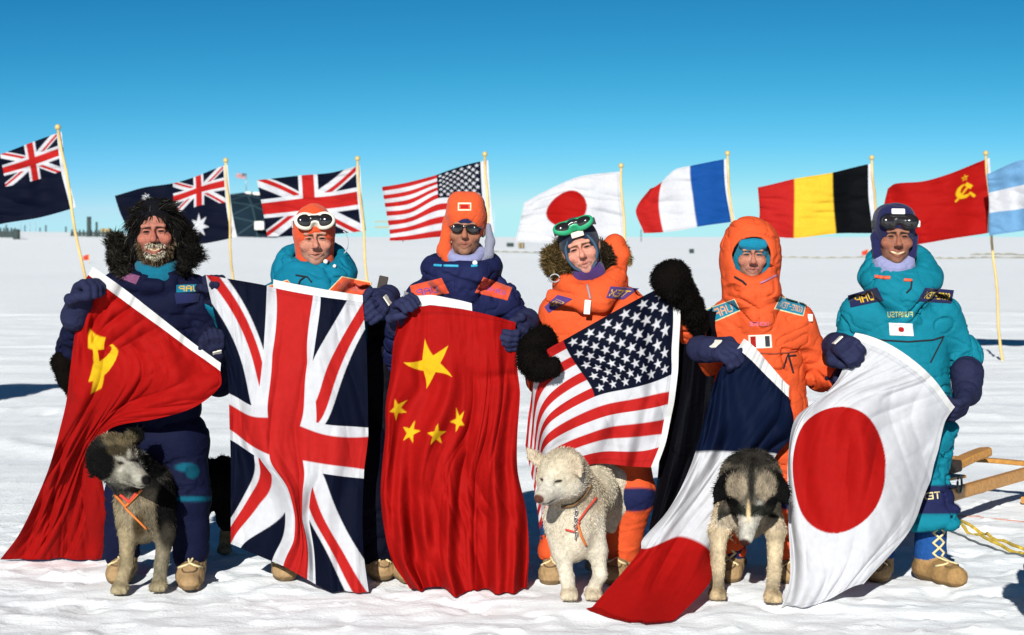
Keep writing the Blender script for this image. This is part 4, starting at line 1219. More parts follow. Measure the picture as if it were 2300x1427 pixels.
# ---------------------------------------------------------------- 1: bearded man in navy
def person1():
    J = J_(8.95, neck=(345, 622), shL=(262, 655), shR=(432, 660), elL=(166, 785, 8.9), wrL=(172, 700, 8.66), elR=(492, 855, 9.0), wrR=(484, 800, 8.76), hip=(352, 930),
           hpL=(310, 985), hpR=(398, 985), knL=(288, 1120, 8.92), knR=(424, 1115, 8.9), anL=(275, 1270, 9.0), anR=(430, 1275, 8.92), toeL=(262, 1300, 8.78), toeR=(424, 1330, 8.63))
    t = person('bearded man with icy moustache and long dark hair in a navy parka', W(350, 1300, 8.95))
    H = HF((345, 522), 8.84, yaw=6, roll=-3, sc=1.16)
    sk = np.array([0.30, 0.115, 0.080])
    body_obj(t, H, head_prims(H, sk, smile=0.9, teeth=True, brow=(0.03, 0.015, 0.01), nose=1.1, jaw=1.08), sk, J, 11)
    # long wind-blown hair
    hs = [H.ell((0, 0.02, 0.045), (0.088, 0.104, 0.095), c=DARK), H.ell((-0.075, 0.03, -0.03), (0.04, 0.06, 0.1), c=DARK, k=0.03), H.ell((0.08, 0.03, -0.02), (0.036, 0.06, 0.1), c=DARK, k=0.03),
          H.ell((0, -0.12, -0.02), (0.062, 0.09, 0.092), op='s', k=0.02)]
    g, V, Q, _ = sdf_obj('hair', hs, 0.007, M_PELT, t)
    N = vnormals(V, Q); n = 5200
    fc = V[Q].mean(1); loc = (fc - H.O) @ H.R
    w = np.where((np.abs(loc[:, 0]) < 0.055) & (loc[:, 1] < -0.06) & (loc[:, 2] < 0.07), 0.05, 1.0)
    p, f, q = sample_surf(V, Q, n, w)
    lp = (p - H.O) @ H.R
    comb = np.stack([np.sign(lp[:, 0]) * 0.5 * (lp[:, 2] > 0.04) - 0.12, 0.35 + 0 * lp[:, 0], -1.0 + 0.75 * (lp[:, 2] > 0.09)], 1) @ H.R.T
    col = np.where(rng.random((n, 1)) > 0.9, np.array([[0.04, 0.04, 0.034]]), np.array([[0.006, 0.005, 0.004]]))
    fur_strands('strands', g, p, N[q[:, 0]], col, 0.05, 0.0017, comb=comb, lay=0.72, jit=0.34, clump=0.7)
    # beard caked with ice
    def beard(name, segs, n, L, cols):
        P = []; 
        for (a, b, r) in segs: P.append(H.cap(a, b, r, c=(0.05, 0.03, 0.02), k=0.006))
        g, V, Q, _ = sdf_obj(name, P, 0.0045, M_PELT, t)
        N = vnormals(V, Q); p, f, q = sample_surf(V, Q, n)
        cc = np.array(cols)[rng.integers(0, len(cols), n)]
        fur_strands('strands', g, p, N[q[:, 0]], cc, L, 0.0017, comb=np.array([0, -0.2, -0.9]), lay=0.5, jit=0.35)
    ice = [(0.5, 0.47, 0.36), (0.42, 0.36, 0.22), (0.55, 0.53, 0.46), (0.05, 0.03, 0.02)]
    brn = [(0.045, 0.028, 0.018), (0.02, 0.013, 0.01), (0.12, 0.09, 0.05)]
    beard('moustache', [((0, -0.103, -0.047), (x * 0.034, -0.086, -0.055), 0.006) for x in (-1, 1)], 420, 0.014, ice)
    beard('beard', [((x * 0.062, -0.03, -0.03), (x * 0.05, -0.055, -0.085), 0.012) for x in (-1, 1)] + [((-0.045, -0.066, -0.09), (0, -0.083, -0.112), 0.014), ((0.045, -0.066, -0.09), (0, -0.083, -0.112), 0.014)], 1500, 0.026, brn)
    beard('chin_ice', [((-0.034, -0.088, -0.086), (0, -0.1, -0.104), 0.008), ((0.034, -0.088, -0.086), (0, -0.1, -0.104), 0.008)], 420, 0.014, ice[:3])
    jp = jacket_prims(J, NAVYJ * 0.42)
    nk = J['neck']
    jp += ring(nk + np.array([0, 0, -0.005]), 0.125, 0.11, 0.04, NAVYJ * 0.42, tilt=-14, k=0.03)
    jo, JV, JQ, _ = sdf_obj('parka', jp, 0.007, M_CLOTH, t, disp=wrinkles(101, 0.011, 12))
    bv = bvh_of(JV, JQ)
    sdf_obj('neck_gaiter', ring(H.p(0, 0.0, -0.135), 0.082, 0.085, 0.022, TEAL * 0.8, tilt=-20) + ring(H.p(0, -0.01, -0.175), 0.088, 0.09, 0.024, TEAL * 0.7, tilt=-20), 0.006, M_KNIT, t, disp=wrinkles(7, 0.003, 30))
    D_ = 9.0
    ruff(t, [W(322, 585, 9.08), W(262, 545, 9.0), W(262, 590, 8.9), W(285, 620, 8.85)], [0.03, 0.036, 0.034, 0.02], (0.010, 0.009, 0.007), 3600, 0.032)
    ruff(t, [W(365, 585, 9.08), W(418, 530, 9.0), W(432, 570, 8.92), W(415, 605, 8.86)], [0.032, 0.036, 0.04, 0.026], (0.005, 0.0045, 0.004), 3600, 0.032)
    pk = lambda s, q: np.tile(np.array([0.16, 0.055, 0.12]), (len(s), 1)) * (0.75 + 0.6 * np.abs(noise2(s * 9, q * 4, 3)))[:, None]
    patch('name_patch', t, bv, [(262, 606), (315, 620), (306, 640), (258, 622)], pk)
    patch('chest_patch', t, bv, [(396, 640), (452, 638), (452, 656), (396, 658)], text_patch(TEAL, YEL * 0.8, 'UAP', (0.1, 0.15, 0.9, 0.85)))
    patch('pocket_flap', t, bv, [(392, 658), (450, 660), (446, 680), (396, 684)], lambda s, q: np.tile(NAVYJ * 1.2, (len(s), 1)))
    patch('shoulder_tab', t, bv, [(250, 590), (260, 588), (262, 612), (253, 612)], lambda s, q: np.tile(ORANGE * 0.7, (len(s), 1)), 12, 12)
    sdf_obj('trousers', trousers_prims(J, NAVYJ * 0.42) + [ppx(418, 1050, 24, 10, TEAL * 0.5), ppx(432, 1060, 16, 16, TEAL * 0.3), ppx(430, 1121, 45, 6, TEAL * 0.5)], 0.009, M_CLOTH, t, disp=wrinkles(111, 0.011, 11))
    boot(t, J['anL'], J['toeL'], upper=NAVYJ * 0.8); boot(t, J['anR'], J['toeR'], upper=NAVYJ * 0.8)
    glove(t, J['wrL'], W(198, 632, 8.58), (0.3, -0.2, -0.6), GLOVE * 1.1, 1.22, 1, curl=0.9)
    glove(t, J['wrR'], W(484, 760, 8.62), (-0.2, 0.3, 0.5), GLOVE * 0.8, 0.95, -1, curl=0.8)
    fur_mitt(t, [W(158, 800, 8.88), W(142, 815, 8.86), W(152, 850, 8.87), W(162, 880, 8.88)], [0.03, 0.05, 0.045, 0.03], (0.004, 0.003, 0.0025), 2200)
person1()

# ---------------------------------------------------------------- 2: white goggles, teal parka
def person2():
    J = J_(9.0, neck=(705, 640), shL=(616, 680), shR=(818, 686), elL=(545, 775, 9.05), wrL=(482, 668, 8.78), elR=(888, 770, 9.1), wrR=(868, 672, 8.84), hip=(725, 940),
           hpL=(672, 985), hpR=(806, 985), knL=(650, 1120), knR=(846, 1120), anL=(640, 1262), anR=(852, 1262), toeL=(640, 1296, 8.84), toeR=(862, 1290, 8.9))
    t = person('man in a teal parka with orange balaclava and white ski goggles', W(715, 1290, 9.0))
    H = HF((708, 538), 8.88, yaw=8, roll=-2, sc=1.08)
    sk = np.array([0.37, 0.175, 0.122])
    body_obj(t, H, head_prims(H, sk, smile=0.8, nose=1.1, cheek=1.0, jaw=1.08, stub=0.4), sk, J, 12)
    OB = ORANGE * np.array([1.0, 0.85, 0.9])
    bp = [H.ell((0, 0.015, 0.035), (0.094, 0.113, 0.115), c=OB), H.cap((0, 0.02, -0.06), (0, 0.02, -0.17), 0.082, 0.092, c=OB, k=0.03), H.ell((0, 0.0, 0.10), (0.05, 0.06, 0.05), c=OB, k=0.04),
          H.ell((0.004, -0.115, -0.045), (0.058, 0.075, 0.078), op='s', k=0.012)]
    sdf_obj('balaclava', bp, 0.0045, M_KNIT, t, disp=wrinkles(21, 0.0025, 40))
    goggles(t, H, 0.082, -0.112, np.array([0.62, 0.6, 0.5]), lensr=(0.04, 0.018, 0.03), sep=0.04, tilt=-12, strap=(0.55, 0.52, 0.45), fr=0.011)
    jp = jacket_prims(J, TEAL, w=1.15)
    jp += [box(W(905, 850, 9.0), (0.17, 0.5, 0.29), None, 0.02, c=(0.003, 0.003, 0.006), op='p', k=0.01), box(W(905, 1000, 9.0), (0.5, 0.5, 0.3), None, 0.02, c=(0.003, 0.003, 0.006), op='p', k=0.01),  # shade between the flags painted near-black into the parka, with added bulk
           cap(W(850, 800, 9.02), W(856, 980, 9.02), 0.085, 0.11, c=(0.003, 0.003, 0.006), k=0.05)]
    nk = J['neck']
    fr = lambda a: 1.0 + 0.25 * (math.sin(a) < 0)
    jp += ring(nk + np.array([0.0, 0.01, 0.115]), 0.135, 0.125, 0.038, TEAL, tilt=-26, k=0.03)
    jp += ring(nk + np.array([0.005, 0.0, 0.055]), 0.15, 0.135, 0.05, TEAL, tilt=-22, k=0.03)
    jp += [cap(nk + np.array([-0.06, -0.12, -0.02]), nk + np.array([0.07, -0.14, -0.05]), 0.05, c=TEAL, k=0.05)]
    jp += [cap(nk + np.array([-0.08, -0.18, 0.0]), nk + np.array([0.05, -0.2, -0.025]), 0.008, op='s', k=0.02), cap(nk + np.array([0.0, -0.2, -0.05]), nk + np.array([0.13, -0.14, 0.03]), 0.008, op='s', k=0.02)]
    jo, JV, JQ, _ = sdf_obj('parka', jp, 0.0065, M_CLOTH, t, disp=wrinkles(102, 0.011, 12))
    bv = bvh_of(JV, JQ)
    O2 = ORANGE * np.array([1, 1, 1.1])
    patch('chest_band', t, bv, [(600, 642), (646, 628), (668, 656), (596, 672)], text_patch(O2, PURPLE * 3, 'UAP', (0.3, 0.3, 0.85, 0.75), edge=CREAM), 60, 24)
    patch('chest_band', t, bv, [(768, 620), (836, 634), (824, 670), (733, 656)], text_patch(O2, np.array([0.4, 0.12, 0.12]), 'GORE-TEX', (0.15, 0.3, 0.85, 0.7), edge=CREAM), 70, 26)
    seam('drawcord', t, bv, [(664, 618), (690, 622), (700, 634)], 0.004, M_SEAM, 0.006)
    seam('drawcord', t, bv, [(668, 644), (674, 630), (684, 622)], 0.004, M_SEAM, 0.006)
    for (a, b, c) in ((732, 588, 0.012), (752, 598, 0.009), (746, 580, 0.006)):
        h = hitpix(bv, a, b)
        if h is not None: uvsphere('toggle', h - np.array([0, 0.012, 0]), c, M_WTAG, t, 6)
    tube('wire_loop', [W(768 + 14 * math.sin(q) , 545 - 26 * math.cos(q), 8.95) for q in np.linspace(0.2, 2.8, 12)], 0.003, M_CORD, t, 6)
    sdf_obj('trousers', trousers_prims(J, NAVYJ * 0.15, 1.2), 0.012, M_CLOTH, t, disp=wrinkles(112, 0.011, 11))
    boot(t, J['anL'], J['toeL']); boot(t, J['anR'], J['toeR'])
    glove(t, J['wrL'], W(480, 614, 8.66), (0.1, -0.6, -0.5), GLOVE * 0.8, 1.0, 1, badge=False)
    glove(t, J['wrR'], W(838, 702, 8.6), (-0.5, 0.4, -0.3), GLOVE * 1.25, 1.12, 1, curl=0.55)
    # stiff dark strap standing off the shoulder
    me = rbox_mesh('shoulder_strap', W(857, 648, 9.02), (0.022, 0.012, 0.06), rotm(0, 0, 12), 0.004)
    mobj('shoulder_strap', me, M_WOODD, t)
person2()

# ---------------------------------------------------------------- 3: orange cap and sunglasses, navy parka
def person3():
    J = J_(8.95, neck=(1035, 622), shL=(948, 672), shR=(1122, 672), elL=(898, 800, 8.98), wrL=(896, 722, 8.72), elR=(1196, 775, 9.02), wrR=(1180, 728, 8.8), hip=(1030, 930),
           hpL=(965, 985), hpR=(1085, 985), knL=(925, 1120), knR=(1100, 1120), anL=(912, 1262), anR=(1110, 1262), toeL=(930, 1290, 8.85), toeR=(1115, 1296, 8.8))
    t = person('man in sunglasses and orange cap with ear flaps, navy parka', W(1035, 1290, 8.95))
    H = HF((1044, 516), 8.83, yaw=-2, roll=2, sc=1.04)
    sk = np.array([0.24, 0.11, 0.066])
    body_obj(t, H, head_prims(H, sk, smile=0.35, lip=(0.22, 0.06, 0.05), jaw=1.0), sk, J, 13)
    OC = ORANGE * 0.95
    hp = [H.ell((0, 0.015, 0.04), (0.094, 0.112, 0.108), c=OC), H.box((-0.005, 0.005, 0.10), (0.082, 0.092, 0.072), None, 0.05, c=OC, k=0.04),
          H.cap((-0.088, 0.0, 0.03), (-0.094, -0.02, -0.10), 0.022, 0.03, c=OC, k=0.03), H.cap((-0.094, -0.02, -0.10), (-0.06, -0.055, -0.165), 0.032, 0.02, c=OC, k=0.03),
          H.ell((0, -0.125, -0.06), (0.072, 0.08, 0.115), op='s', k=0.01)]
    hat, HV, HQ, _ = sdf_obj('cap', hp, 0.0045, M_KNIT, t, disp=wrinkles(31, 0.002, 40))
    hb = bvh_of(HV, HQ)
    bd = lambda s, q: np.where(((np.abs(s - .5) > 0.38) | (np.abs(q - .5) > 0.32))[:, None], np.array([[0.6, 0.55, 0.42]]), np.where(((np.abs(s - .5) < 0.28) & (np.abs(q - .5) < 0.2))[:, None], BRED[None] * 0.9, OC[None]))
    patch('cap_badge', t, hb, [(1028, 455), (1059, 455), (1059, 474), (1028, 474)], bd, 26, 20, 0.004)
    # dark blue lining under the cap edge, pale fleece flap and gaiter
    sdf_obj('cap_lining', [H.ell((0, 0.01, 0.03), (0.088, 0.108, 0.09), c=NAVYJ), H.ell((0, -0.13, -0.075), (0.066, 0.085, 0.112), op='s', k=0.01)], 0.0045, M_KNIT, t)
    sdf_obj('ear_flap', chain([H.p(0.1, 0.01, 0.02), H.p(0.112, 0.005, -0.05), H.p(0.105, -0.01, -0.11), H.p(0.075, -0.035, -0.14), H.p(0.045, -0.06, -0.135)], [0.014, 0.02, 0.024, 0.022, 0.014], c=np.array([0.17, 0.175, 0.23]), k=0.02), 0.005, M_KNIT, t, disp=wrinkles(32, 0.002, 40))
    sdf_obj('gaiter', ring(H.p(0, -0.01, -0.105), 0.074, 0.085, 0.021, LILAC, tilt=-26) + ring(H.p(0, 0.0, -0.15), 0.08, 0.088, 0.024, LILAC * 0.6, tilt=-20), 0.005, M_KNIT, t, disp=wrinkles(33, 0.002, 40))
    # sunglasses
    G = [H.box((0, -0.106, 0.015), (0.012, 0.005, 0.005), None, 0.003, c=(0.006, 0.006, 0.007), k=0.006)]
    for x in (-1, 1):
        G += [H.ell((x * 0.034, -0.098, 0.004), (0.03, 0.012, 0.023), rotm(-x * 16), c=(0.006, 0.006, 0.007), k=0.006), H.cap((x * 0.062, -0.086, 0.012), (x * 0.084, 0.0, 0.01), 0.005, c=(0.006, 0.006, 0.007), k=0.004)]
    sdf_obj('sunglasses', G, 0.003, M_LENS, t)
    jp = jacket_prims(J, NAVYJ)
    nk = J['neck']
    jp += ring(nk + np.array([0, 0, 0.045]), 0.135, 0.125, 0.05, NAVYJ, tilt=-16, k=0.03)
    jp += [cap(nk + np.array([-0.06, -0.13, 0.0]), nk + np.array([0.07, -0.13, 0.0]), 0.055, c=NAVYJ, k=0.05), cap(nk + np.array([0.0, -0.13, -0.06]), nk + np.array([0.0, -0.13, -0.16]), 0.06, 0.05, c=NAVYJ, k=0.06)]
    jp += [cap(nk + np.array([-0.1, -0.19, -0.02]), nk + np.array([-0.02, -0.21, -0.17]), 0.008, op='s', k=0.02), cap(nk + np.array([0.12, -0.17, -0.02]), nk + np.array([0.05, -0.21, -0.14]), 0.008, op='s', k=0.02)]
    jo, JV, JQ, _ = sdf_obj('parka', jp, 0.0065, M_CLOTH, t, disp=wrinkles(103, 0.011, 12))
    bv = bvh_of(JV, JQ)
    O2 = ORANGE * np.array([0.95, 0.85, 1.2])
    patch('chest_band', t, bv, [(920, 642), (992, 624), (1010, 660), (926, 672)], text_patch(O2, PURPLE * 2, 'UAP', (0.15, 0.18, 0.75, 0.6)), 60, 28)
    patch('chest_band', t, bv, [(1086, 622), (1151, 646), (1140, 676), (1066, 658)], text_patch(O2, PURPLE * 2.5, 'GORE-TEX', (0.2, 0.3, 0.85, 0.62)), 60, 28)
    patch('name_tape', t, bv, [(1008, 681), (1060, 682), (1060, 695), (1008, 694)], text_patch(NAVYJ, CREAM * 1.1, 'OHAMU', (0.03, 0.1, 0.97, 0.9)), 60, 16)
    for a in ([(975, 596), (992, 597)], [(997, 597), (1030, 598)], [(1058, 598), (1072, 597)]):
        seam('drawcord', t, bv, a, 0.007, M_CORDC, 0.004)
    h = hitpix(bv, 1067, 591)
    if h is not None: uvsphere('toggle', h - np.array([0, 0.01, 0]), 0.013, M_WTAG, t, 7)
    sdf_obj('trousers', trousers_prims(J, NAVYJ * 0.15, 1.1), 0.012, M_CLOTH, t, disp=wrinkles(113, 0.011, 11))
    boot(t, J['anL'], J['toeL']); boot(t, J['anR'], J['toeR'])
    glove(t, J['wrL'], W(903, 672, 8.6), (0.3, 0.3, -0.9), GLOVE * 1.3, 1.12, 1, curl=0.7)
    glove(t, J['wrR'], W(1168, 762, 8.66), (-0.7, 0.2, 0.2), GLOVE * 1.2, 1.15, 1, curl=0.6)
person3()

# ---------------------------------------------------------------- 4: green goggles, orange parka, black fur mitts
def person4():
    J = J_(8.95, neck=(1325, 650), shL=(1252, 705), shR=(1412, 690), elL=(1218, 850, 8.98), wrL=(1214, 800, 8.74), elR=(1565, 800, 9.0), wrR=(1545, 712, 8.76), hip=(1340, 940),
           hpL=(1295, 985), hpR=(1390, 985), knL=(1270, 1120), knR=(1422, 1110, 8.9), anL=(1250, 1272, 8.95), anR=(1398, 1268, 8.98), toeL=(1232, 1312, 8.78), toeR=(1372, 1316, 8.76))
    t = person('man with tilted head and green ski goggles, orange parka and black fur mitts', W(1330, 1290, 8.95))
    H = HF((1304, 560), 8.83, yaw=-3, roll=-17, pitch=2, sc=1.06)
    sk = np.array([0.42, 0.20, 0.145])
    body_obj(t, H, head_prims(H, sk, smile=0.35, lip=(0.34, 0.11, 0.09), brow=(0.12, 0.06, 0.03), cheek=1.15, jaw=1.12), sk, J, 14)
    BD = np.array([0.012, 0.018, 0.035])
    bp = [H.ell((0, 0.015, 0.035), (0.091, 0.112, 0.108), c=BD), H.cap((0, 0.02, -0.06), (0, 0.03, -0.17), 0.08, 0.085, c=BD, k=0.03), H.ell((0, -0.03, -0.1), (0.066, 0.058, 0.038), c=PURPLE, k=0.02),
          H.cap((-0.045, -0.04, -0.125), (0.045, -0.04, -0.125), 0.03, c=PURPLE, k=0.02),
          H.ell((0, -0.125, -0.012), (0.064, 0.08, 0.078), op='s', k=0.01)]
    sdf_obj('balaclava', bp, 0.0045, M_KNIT, t, disp=wrinkles(41, 0.002, 40))
    hr = ring(H.p(0, -0.085, -0.018), 0.07, 0.0, 0.008, BD * 1.6)
    pts = [H.p(0.068 * math.cos(a), -0.078, -0.015 + 0.085 * math.sin(a)) for a in np.linspace(0, 2 * math.pi, 25)]
    tube('face_rim', pts[:-1], 0.008, plain_mat('rim_cloth', (0.02, 0.05, 0.085), vary=0.1), t, 8, closed=True)
    goggles(t, H, 0.112, -0.098, np.array([0.012, 0.26, 0.115]), lensr=(0.042, 0.018, 0.024), sep=0.042, tilt=-32, strap=(0.02, 0.02, 0.03), fr=0.011)
    hb = None
    me = rbox_mesh('logo_patch', H.p(0.006, -0.1, 0.068), (0.03, 0.004, 0.014), H.R @ rotm(0, -14, 0), 0.003)
    mobj('logo_patch', me, plain_mat('cream_patch', (0.55, 0.46, 0.36), vary=0.1), t)
    jp = jacket_prims(J, ORANGE)
    nk = J['neck']
    jp += ring(nk + np.array([0.0, 0, 0.03]), 0.12, 0.12, 0.045, ORANGE, tilt=-22, roll=-6, k=0.03)
    jp += [cap(nk + np.array([-0.11, -0.06, 0.03]), nk + np.array([-0.03, -0.15, -0.07]), 0.045, 0.04, c=ORANGE, k=0.03), cap(nk + np.array([0.12, -0.04, 0.06]), nk + np.array([0.05, -0.15, -0.06]), 0.05, 0.045, c=ORANGE, k=0.03)]
    jp += [box(W(1272, 672, 8.79), (0.1, 0.02, 0.035), rotm(8, 0, 12), 0.02, c=ORANGE, k=0.02)]
    jp += [cap(W(1336, 660, 8.74), W(1342, 760, 8.74), 0.006, op='s', k=0.015)]
    jo, JV, JQ, _ = sdf_obj('parka', jp, 0.0065, M_CLOTH, t, disp=wrinkles(104, 0.011, 12))
    bv = bvh_of(JV, JQ)
    patch('chest_band', t, bv, [(1222, 690), (1252, 662), (1288, 672), (1232, 704)], text_patch(PURPLE * 1.3, YEL, 'UAP', (0.3, 0.12, 0.72, 0.85)), 60, 22, 0.005)
    patch('chest_band', t, bv, [(1371, 643), (1436, 648), (1400, 674), (1361, 670)], text_patch(PURPLE * 1.3, YEL, 'TEX', (0.1, 0.2, 0.85, 0.75)), 60, 24, 0.005)
    seam('zip', t, bv, [(1319, 640), (1326, 672)], 0.006, M_ZIP, 0.006)
    h = hitpix(bv, 1319, 690)
    mobj('zip_tag', rbox_mesh('zip_tag', h - np.array([0, 0.012, 0]), (0.015, 0.003, 0.034), rotm(0, 0, 5), 0.003), M_WTAG, t)
    tube('wire_loop', [W(1246 - 11 * math.sin(q), 625 - 9 * math.cos(q), 8.86) for q in np.linspace(0, 2 * math.pi, 14)][:-1], 0.003, M_CORD, t, 6, closed=True)
    # hood thrown back: fur edge left, orange cloth right
    ruff(t, [W(1275, 560, 9.0), W(1242, 578, 8.96), W(1246, 604, 8.93), W(1275, 612, 8.92)], [0.04, 0.042, 0.04, 0.03], (0.06, 0.04, 0.016), 3200, 0.035)
    sdf_obj('hood', chain([W(1350, 575, 9.0), W(1380, 552, 9.02), W(1392, 575, 9.0), W(1385, 605, 9.0), W(1345, 640, 8.98)], [0.05, 0.05, 0.05, 0.05, 0.06], c=ORANGE, k=0.03), 0.008, M_CLOTH, t, disp=wrinkles(43, 0.008, 20))
    ruff(t, [W(1352, 552, 8.96), W(1362, 575, 8.93), W(1366, 595, 8.93)], [0.022, 0.025, 0.02], (0.02, 0.014, 0.008), 1200, 0.03)
    ruff(t, [W(1402, 560, 9.0), W(1406, 580, 8.99)], [0.018, 0.02], (0.13, 0.09, 0.035), 900, 0.03)
    sdf_obj('trousers', trousers_prims(J, ORANGE, 1.0) + [ell(J['knR'] + np.array([0.0, -0.05, -0.01]), (0.12, 0.12, 0.065), c=NAVYJ, op='p', k=0.006)], 0.0085, M_CLOTH, t, disp=wrinkles(114, 0.011, 11))
    boot(t, J['anL'], J['toeL'], upper=np.array([0.01, 0.04, 0.12])); boot(t, J['anR'], J['toeR'], upper=np.array([0.02, 0.03, 0.1]))
    K = (0.0035, 0.0028, 0.0024)
    fur_mitt(t, [W(1218, 765, 8.74), W(1200, 778, 8.68), W(1196, 812, 8.6), W(1210, 826, 8.57), W(1240, 826, 8.53), W(1246, 812, 8.52)], [0.07, 0.072, 0.062, 0.055, 0.036, 0.022], K, 6500)
    fur_mitt(t, [W(1566, 730, 8.78), W(1550, 690, 8.7), W(1528, 655, 8.63), W(1508, 628, 8.58), W(1514, 622, 8.57)], [0.055, 0.058, 0.066, 0.085, 0.07], K, 7500)
person4()

# ---------------------------------------------------------------- 5: orange hood up, teal cap
def person5():
    J = J_(8.95, neck=(1698, 655), shL=(1632, 722), shR=(1790, 722), elL=(1592, 850, 9.0), wrL=(1582, 785, 8.74), elR=(1846, 840, 9.02), wrR=(1885, 850, 8.84), hip=(1710, 940),
           hpL=(1655, 985), hpR=(1765, 985), knL=(1645, 1120), knR=(1775, 1120), anL=(1640, 1262), anR=(1775, 1262), toeL=(1635, 1296, 8.8), toeR=(1780, 1296, 8.8))
    t = person('man with orange hood pulled up over a teal cap, orange suit', W(1700, 1290, 8.95))
    H = HF((1691, 574), 8.82, yaw=-2, roll=1, sc=0.98)
    sk = np.array([0.32, 0.148, 0.10])
    body_obj(t, H, head_prims(H, sk, smile=0.5, lip=(0.25, 0.08, 0.07), nose=1.12, cheek=0.95, jaw=1.02, stub=0.5), sk, J, 15)
    TC = TEAL * 1.15
    sdf_obj('cap', [H.ell((0, 0.012, 0.035), (0.088, 0.108, 0.1), c=TC), H.box((0.0, -0.085, 0.055), (0.068, 0.022, 0.022), None, 0.018, c=TC, k=0.02), H.cap((-0.08, -0.01, -0.02), (-0.05, -0.05, -0.115), 0.02, 0.014, c=TC * 0.6, k=0.02), H.cap((0.08, -0.01, -0.02), (0.05, -0.05, -0.115), 0.02, 0.014, c=TC * 0.8, k=0.02),
                     H.ell((0, -0.13, -0.06), (0.066, 0.085, 0.092), op='s', k=0.01)], 0.0045, M_KNIT, t, disp=wrinkles(51, 0.002, 40))
    jp = jacket_prims(J, ORANGE)
    nk = J['neck']
    # the hood, part of the suit
    jp += [H.ell((0, 0.03, 0.035), (0.142, 0.15, 0.15), c=ORANGE, k=0.03), H.ell((0, 0.02, -0.06), (0.14, 0.14, 0.14), c=ORANGE, k=0.05), H.ell((0, -0.02, -0.17), (0.125, 0.14, 0.1), c=ORANGE, k=0.06),
           cap(nk + np.array([0, -0.1, -0.01]), nk + np.array([0, -0.12, -0.12]), 0.085, 0.06, c=ORANGE, k=0.06),
           H.ell((0.0, -0.17, -0.012), (0.094, 0.17, 0.098), op='s', k=0.025), H.ell((0, -0.02, 0.0), (0.105, 0.12, 0.118), op='s', k=0.02)]
    jp += [cap(W(1648, 640, 8.72), W(1694, 662, 8.68), 0.008, op='s', k=0.02), cap(W(1694, 662, 8.68), W(1748, 630, 8.74), 0.008, op='s', k=0.02), cap(W(1660, 672, 8.72), W(1700, 700, 8.7), 0.006, op='s', k=0.02), cap(W(1700, 700, 8.7), W(1752, 672, 8.74), 0.006, op='s', k=0.02)]
    jo, JV, JQ, _ = sdf_obj('suit_top', jp, 0.0062, M_CLOTH, t, disp=wrinkles(105, 0.011, 12))
    bv = bvh_of(JV, JQ)
    TP = TEAL * 1.2
    patch('chest_band', t, bv, [(1586, 694), (1650, 671), (1664, 699), (1598, 728)], text_patch(TP, np.array([0.55, 0.25, 0.12]), 'UAP', (0.2, 0.2, 0.8, 0.8), edge=CREAM), 60, 26)
    patch('chest_band', t, bv, [(1752, 665), (1812, 683), (1805, 712), (1738, 695)], text_patch(TP, np.array([0.55, 0.25, 0.12]), 'GORE-TEX', (0.15, 0.25, 0.9, 0.7), edge=CREAM), 70, 26)
    patch('name_tape', t, bv, [(1682, 722), (1728, 722), (1728, 734), (1682, 734)], text_patch(ORANGE, np.array([0.45, 0.12, 0.22]), 'UOMRE', (0.02, 0.1, 0.98, 0.9)), 60, 16, 0.003)
    def tri5(s, q):
        C = np.tile(np.array([0.62, 0.58, 0.5]), (len(s), 1)); i = (np.abs(q - .5) < .4)
        C[i & (s > 0.08) & (s < 0.33)] = BRED * 0.8; C[i & (s > 0.7) & (s < 0.92)] = np.array([0.03, 0.03, 0.04]); return C
    patch('flag_badge', t, bv, [(1680, 753), (1733, 751), (1735, 782), (1682, 785)], tri5, 40, 24)
    h = hitpix(bv, 1818, 714)
    if h is not None: mobj('round_badge', rbox_mesh('round_badge', h - np.array([0, 0.006, 0]), (0.016, 0.004, 0.018), rotm(-30), 0.0038), M_WTAG, t)
    seam('drawcord', t, bv, [(1650, 622), (1668, 632), (1676, 640)], 0.005, M_SEAM, 0.004)
    seam('drawcord', t, bv, [(1745, 618), (1722, 630), (1708, 636)], 0.005, plain_mat('mauve_cord', (0.3, 0.12, 0.2)), 0.004)
    seam('waist_seam', t, bv, [(1690, 793), (1740, 795), (1790, 790)], 0.004, plain_mat('orange_seam', (0.2, 0.03, 0.012)), 0.001)
    seam('waist_cord', t, bv, [(1770, 795), (1776, 815), (1782, 838)], 0.005, M_SEAM, 0.006)
    seam('waist_cord', t, bv, [(1788, 798), (1768, 800), (1760, 828)], 0.004, M_SEAM, 0.006)
    sdf_obj('trousers', trousers_prims(J, ORANGE, 1.0) + [ell(J['knL'] + np.array([0, -0.05, 0.02]), (0.12, 0.12, 0.07), c=NAVYJ, op='p', k=0.006), ell(J['knR'] + np.array([0, -0.05, 0.02]), (0.12, 0.12, 0.07), c=NAVYJ, op='p', k=0.006)], 0.0085, M_CLOTH, t, disp=wrinkles(115, 0.011, 11))
    boot(t, J['anL'], J['toeL']); boot(t, J['anR'], J['toeR'])
    glove(t, J['wrL'], W(1640, 788, 8.6), (0.2, 0.5, -0.6), GLOVE * 1.15, 1.2, -1, curl=0.9)
    glove(t, J['wrR'], W(1915, 850, 8.74), (0, -0.3, -1), GLOVE, 0.95, 1, badge=False)
person5()

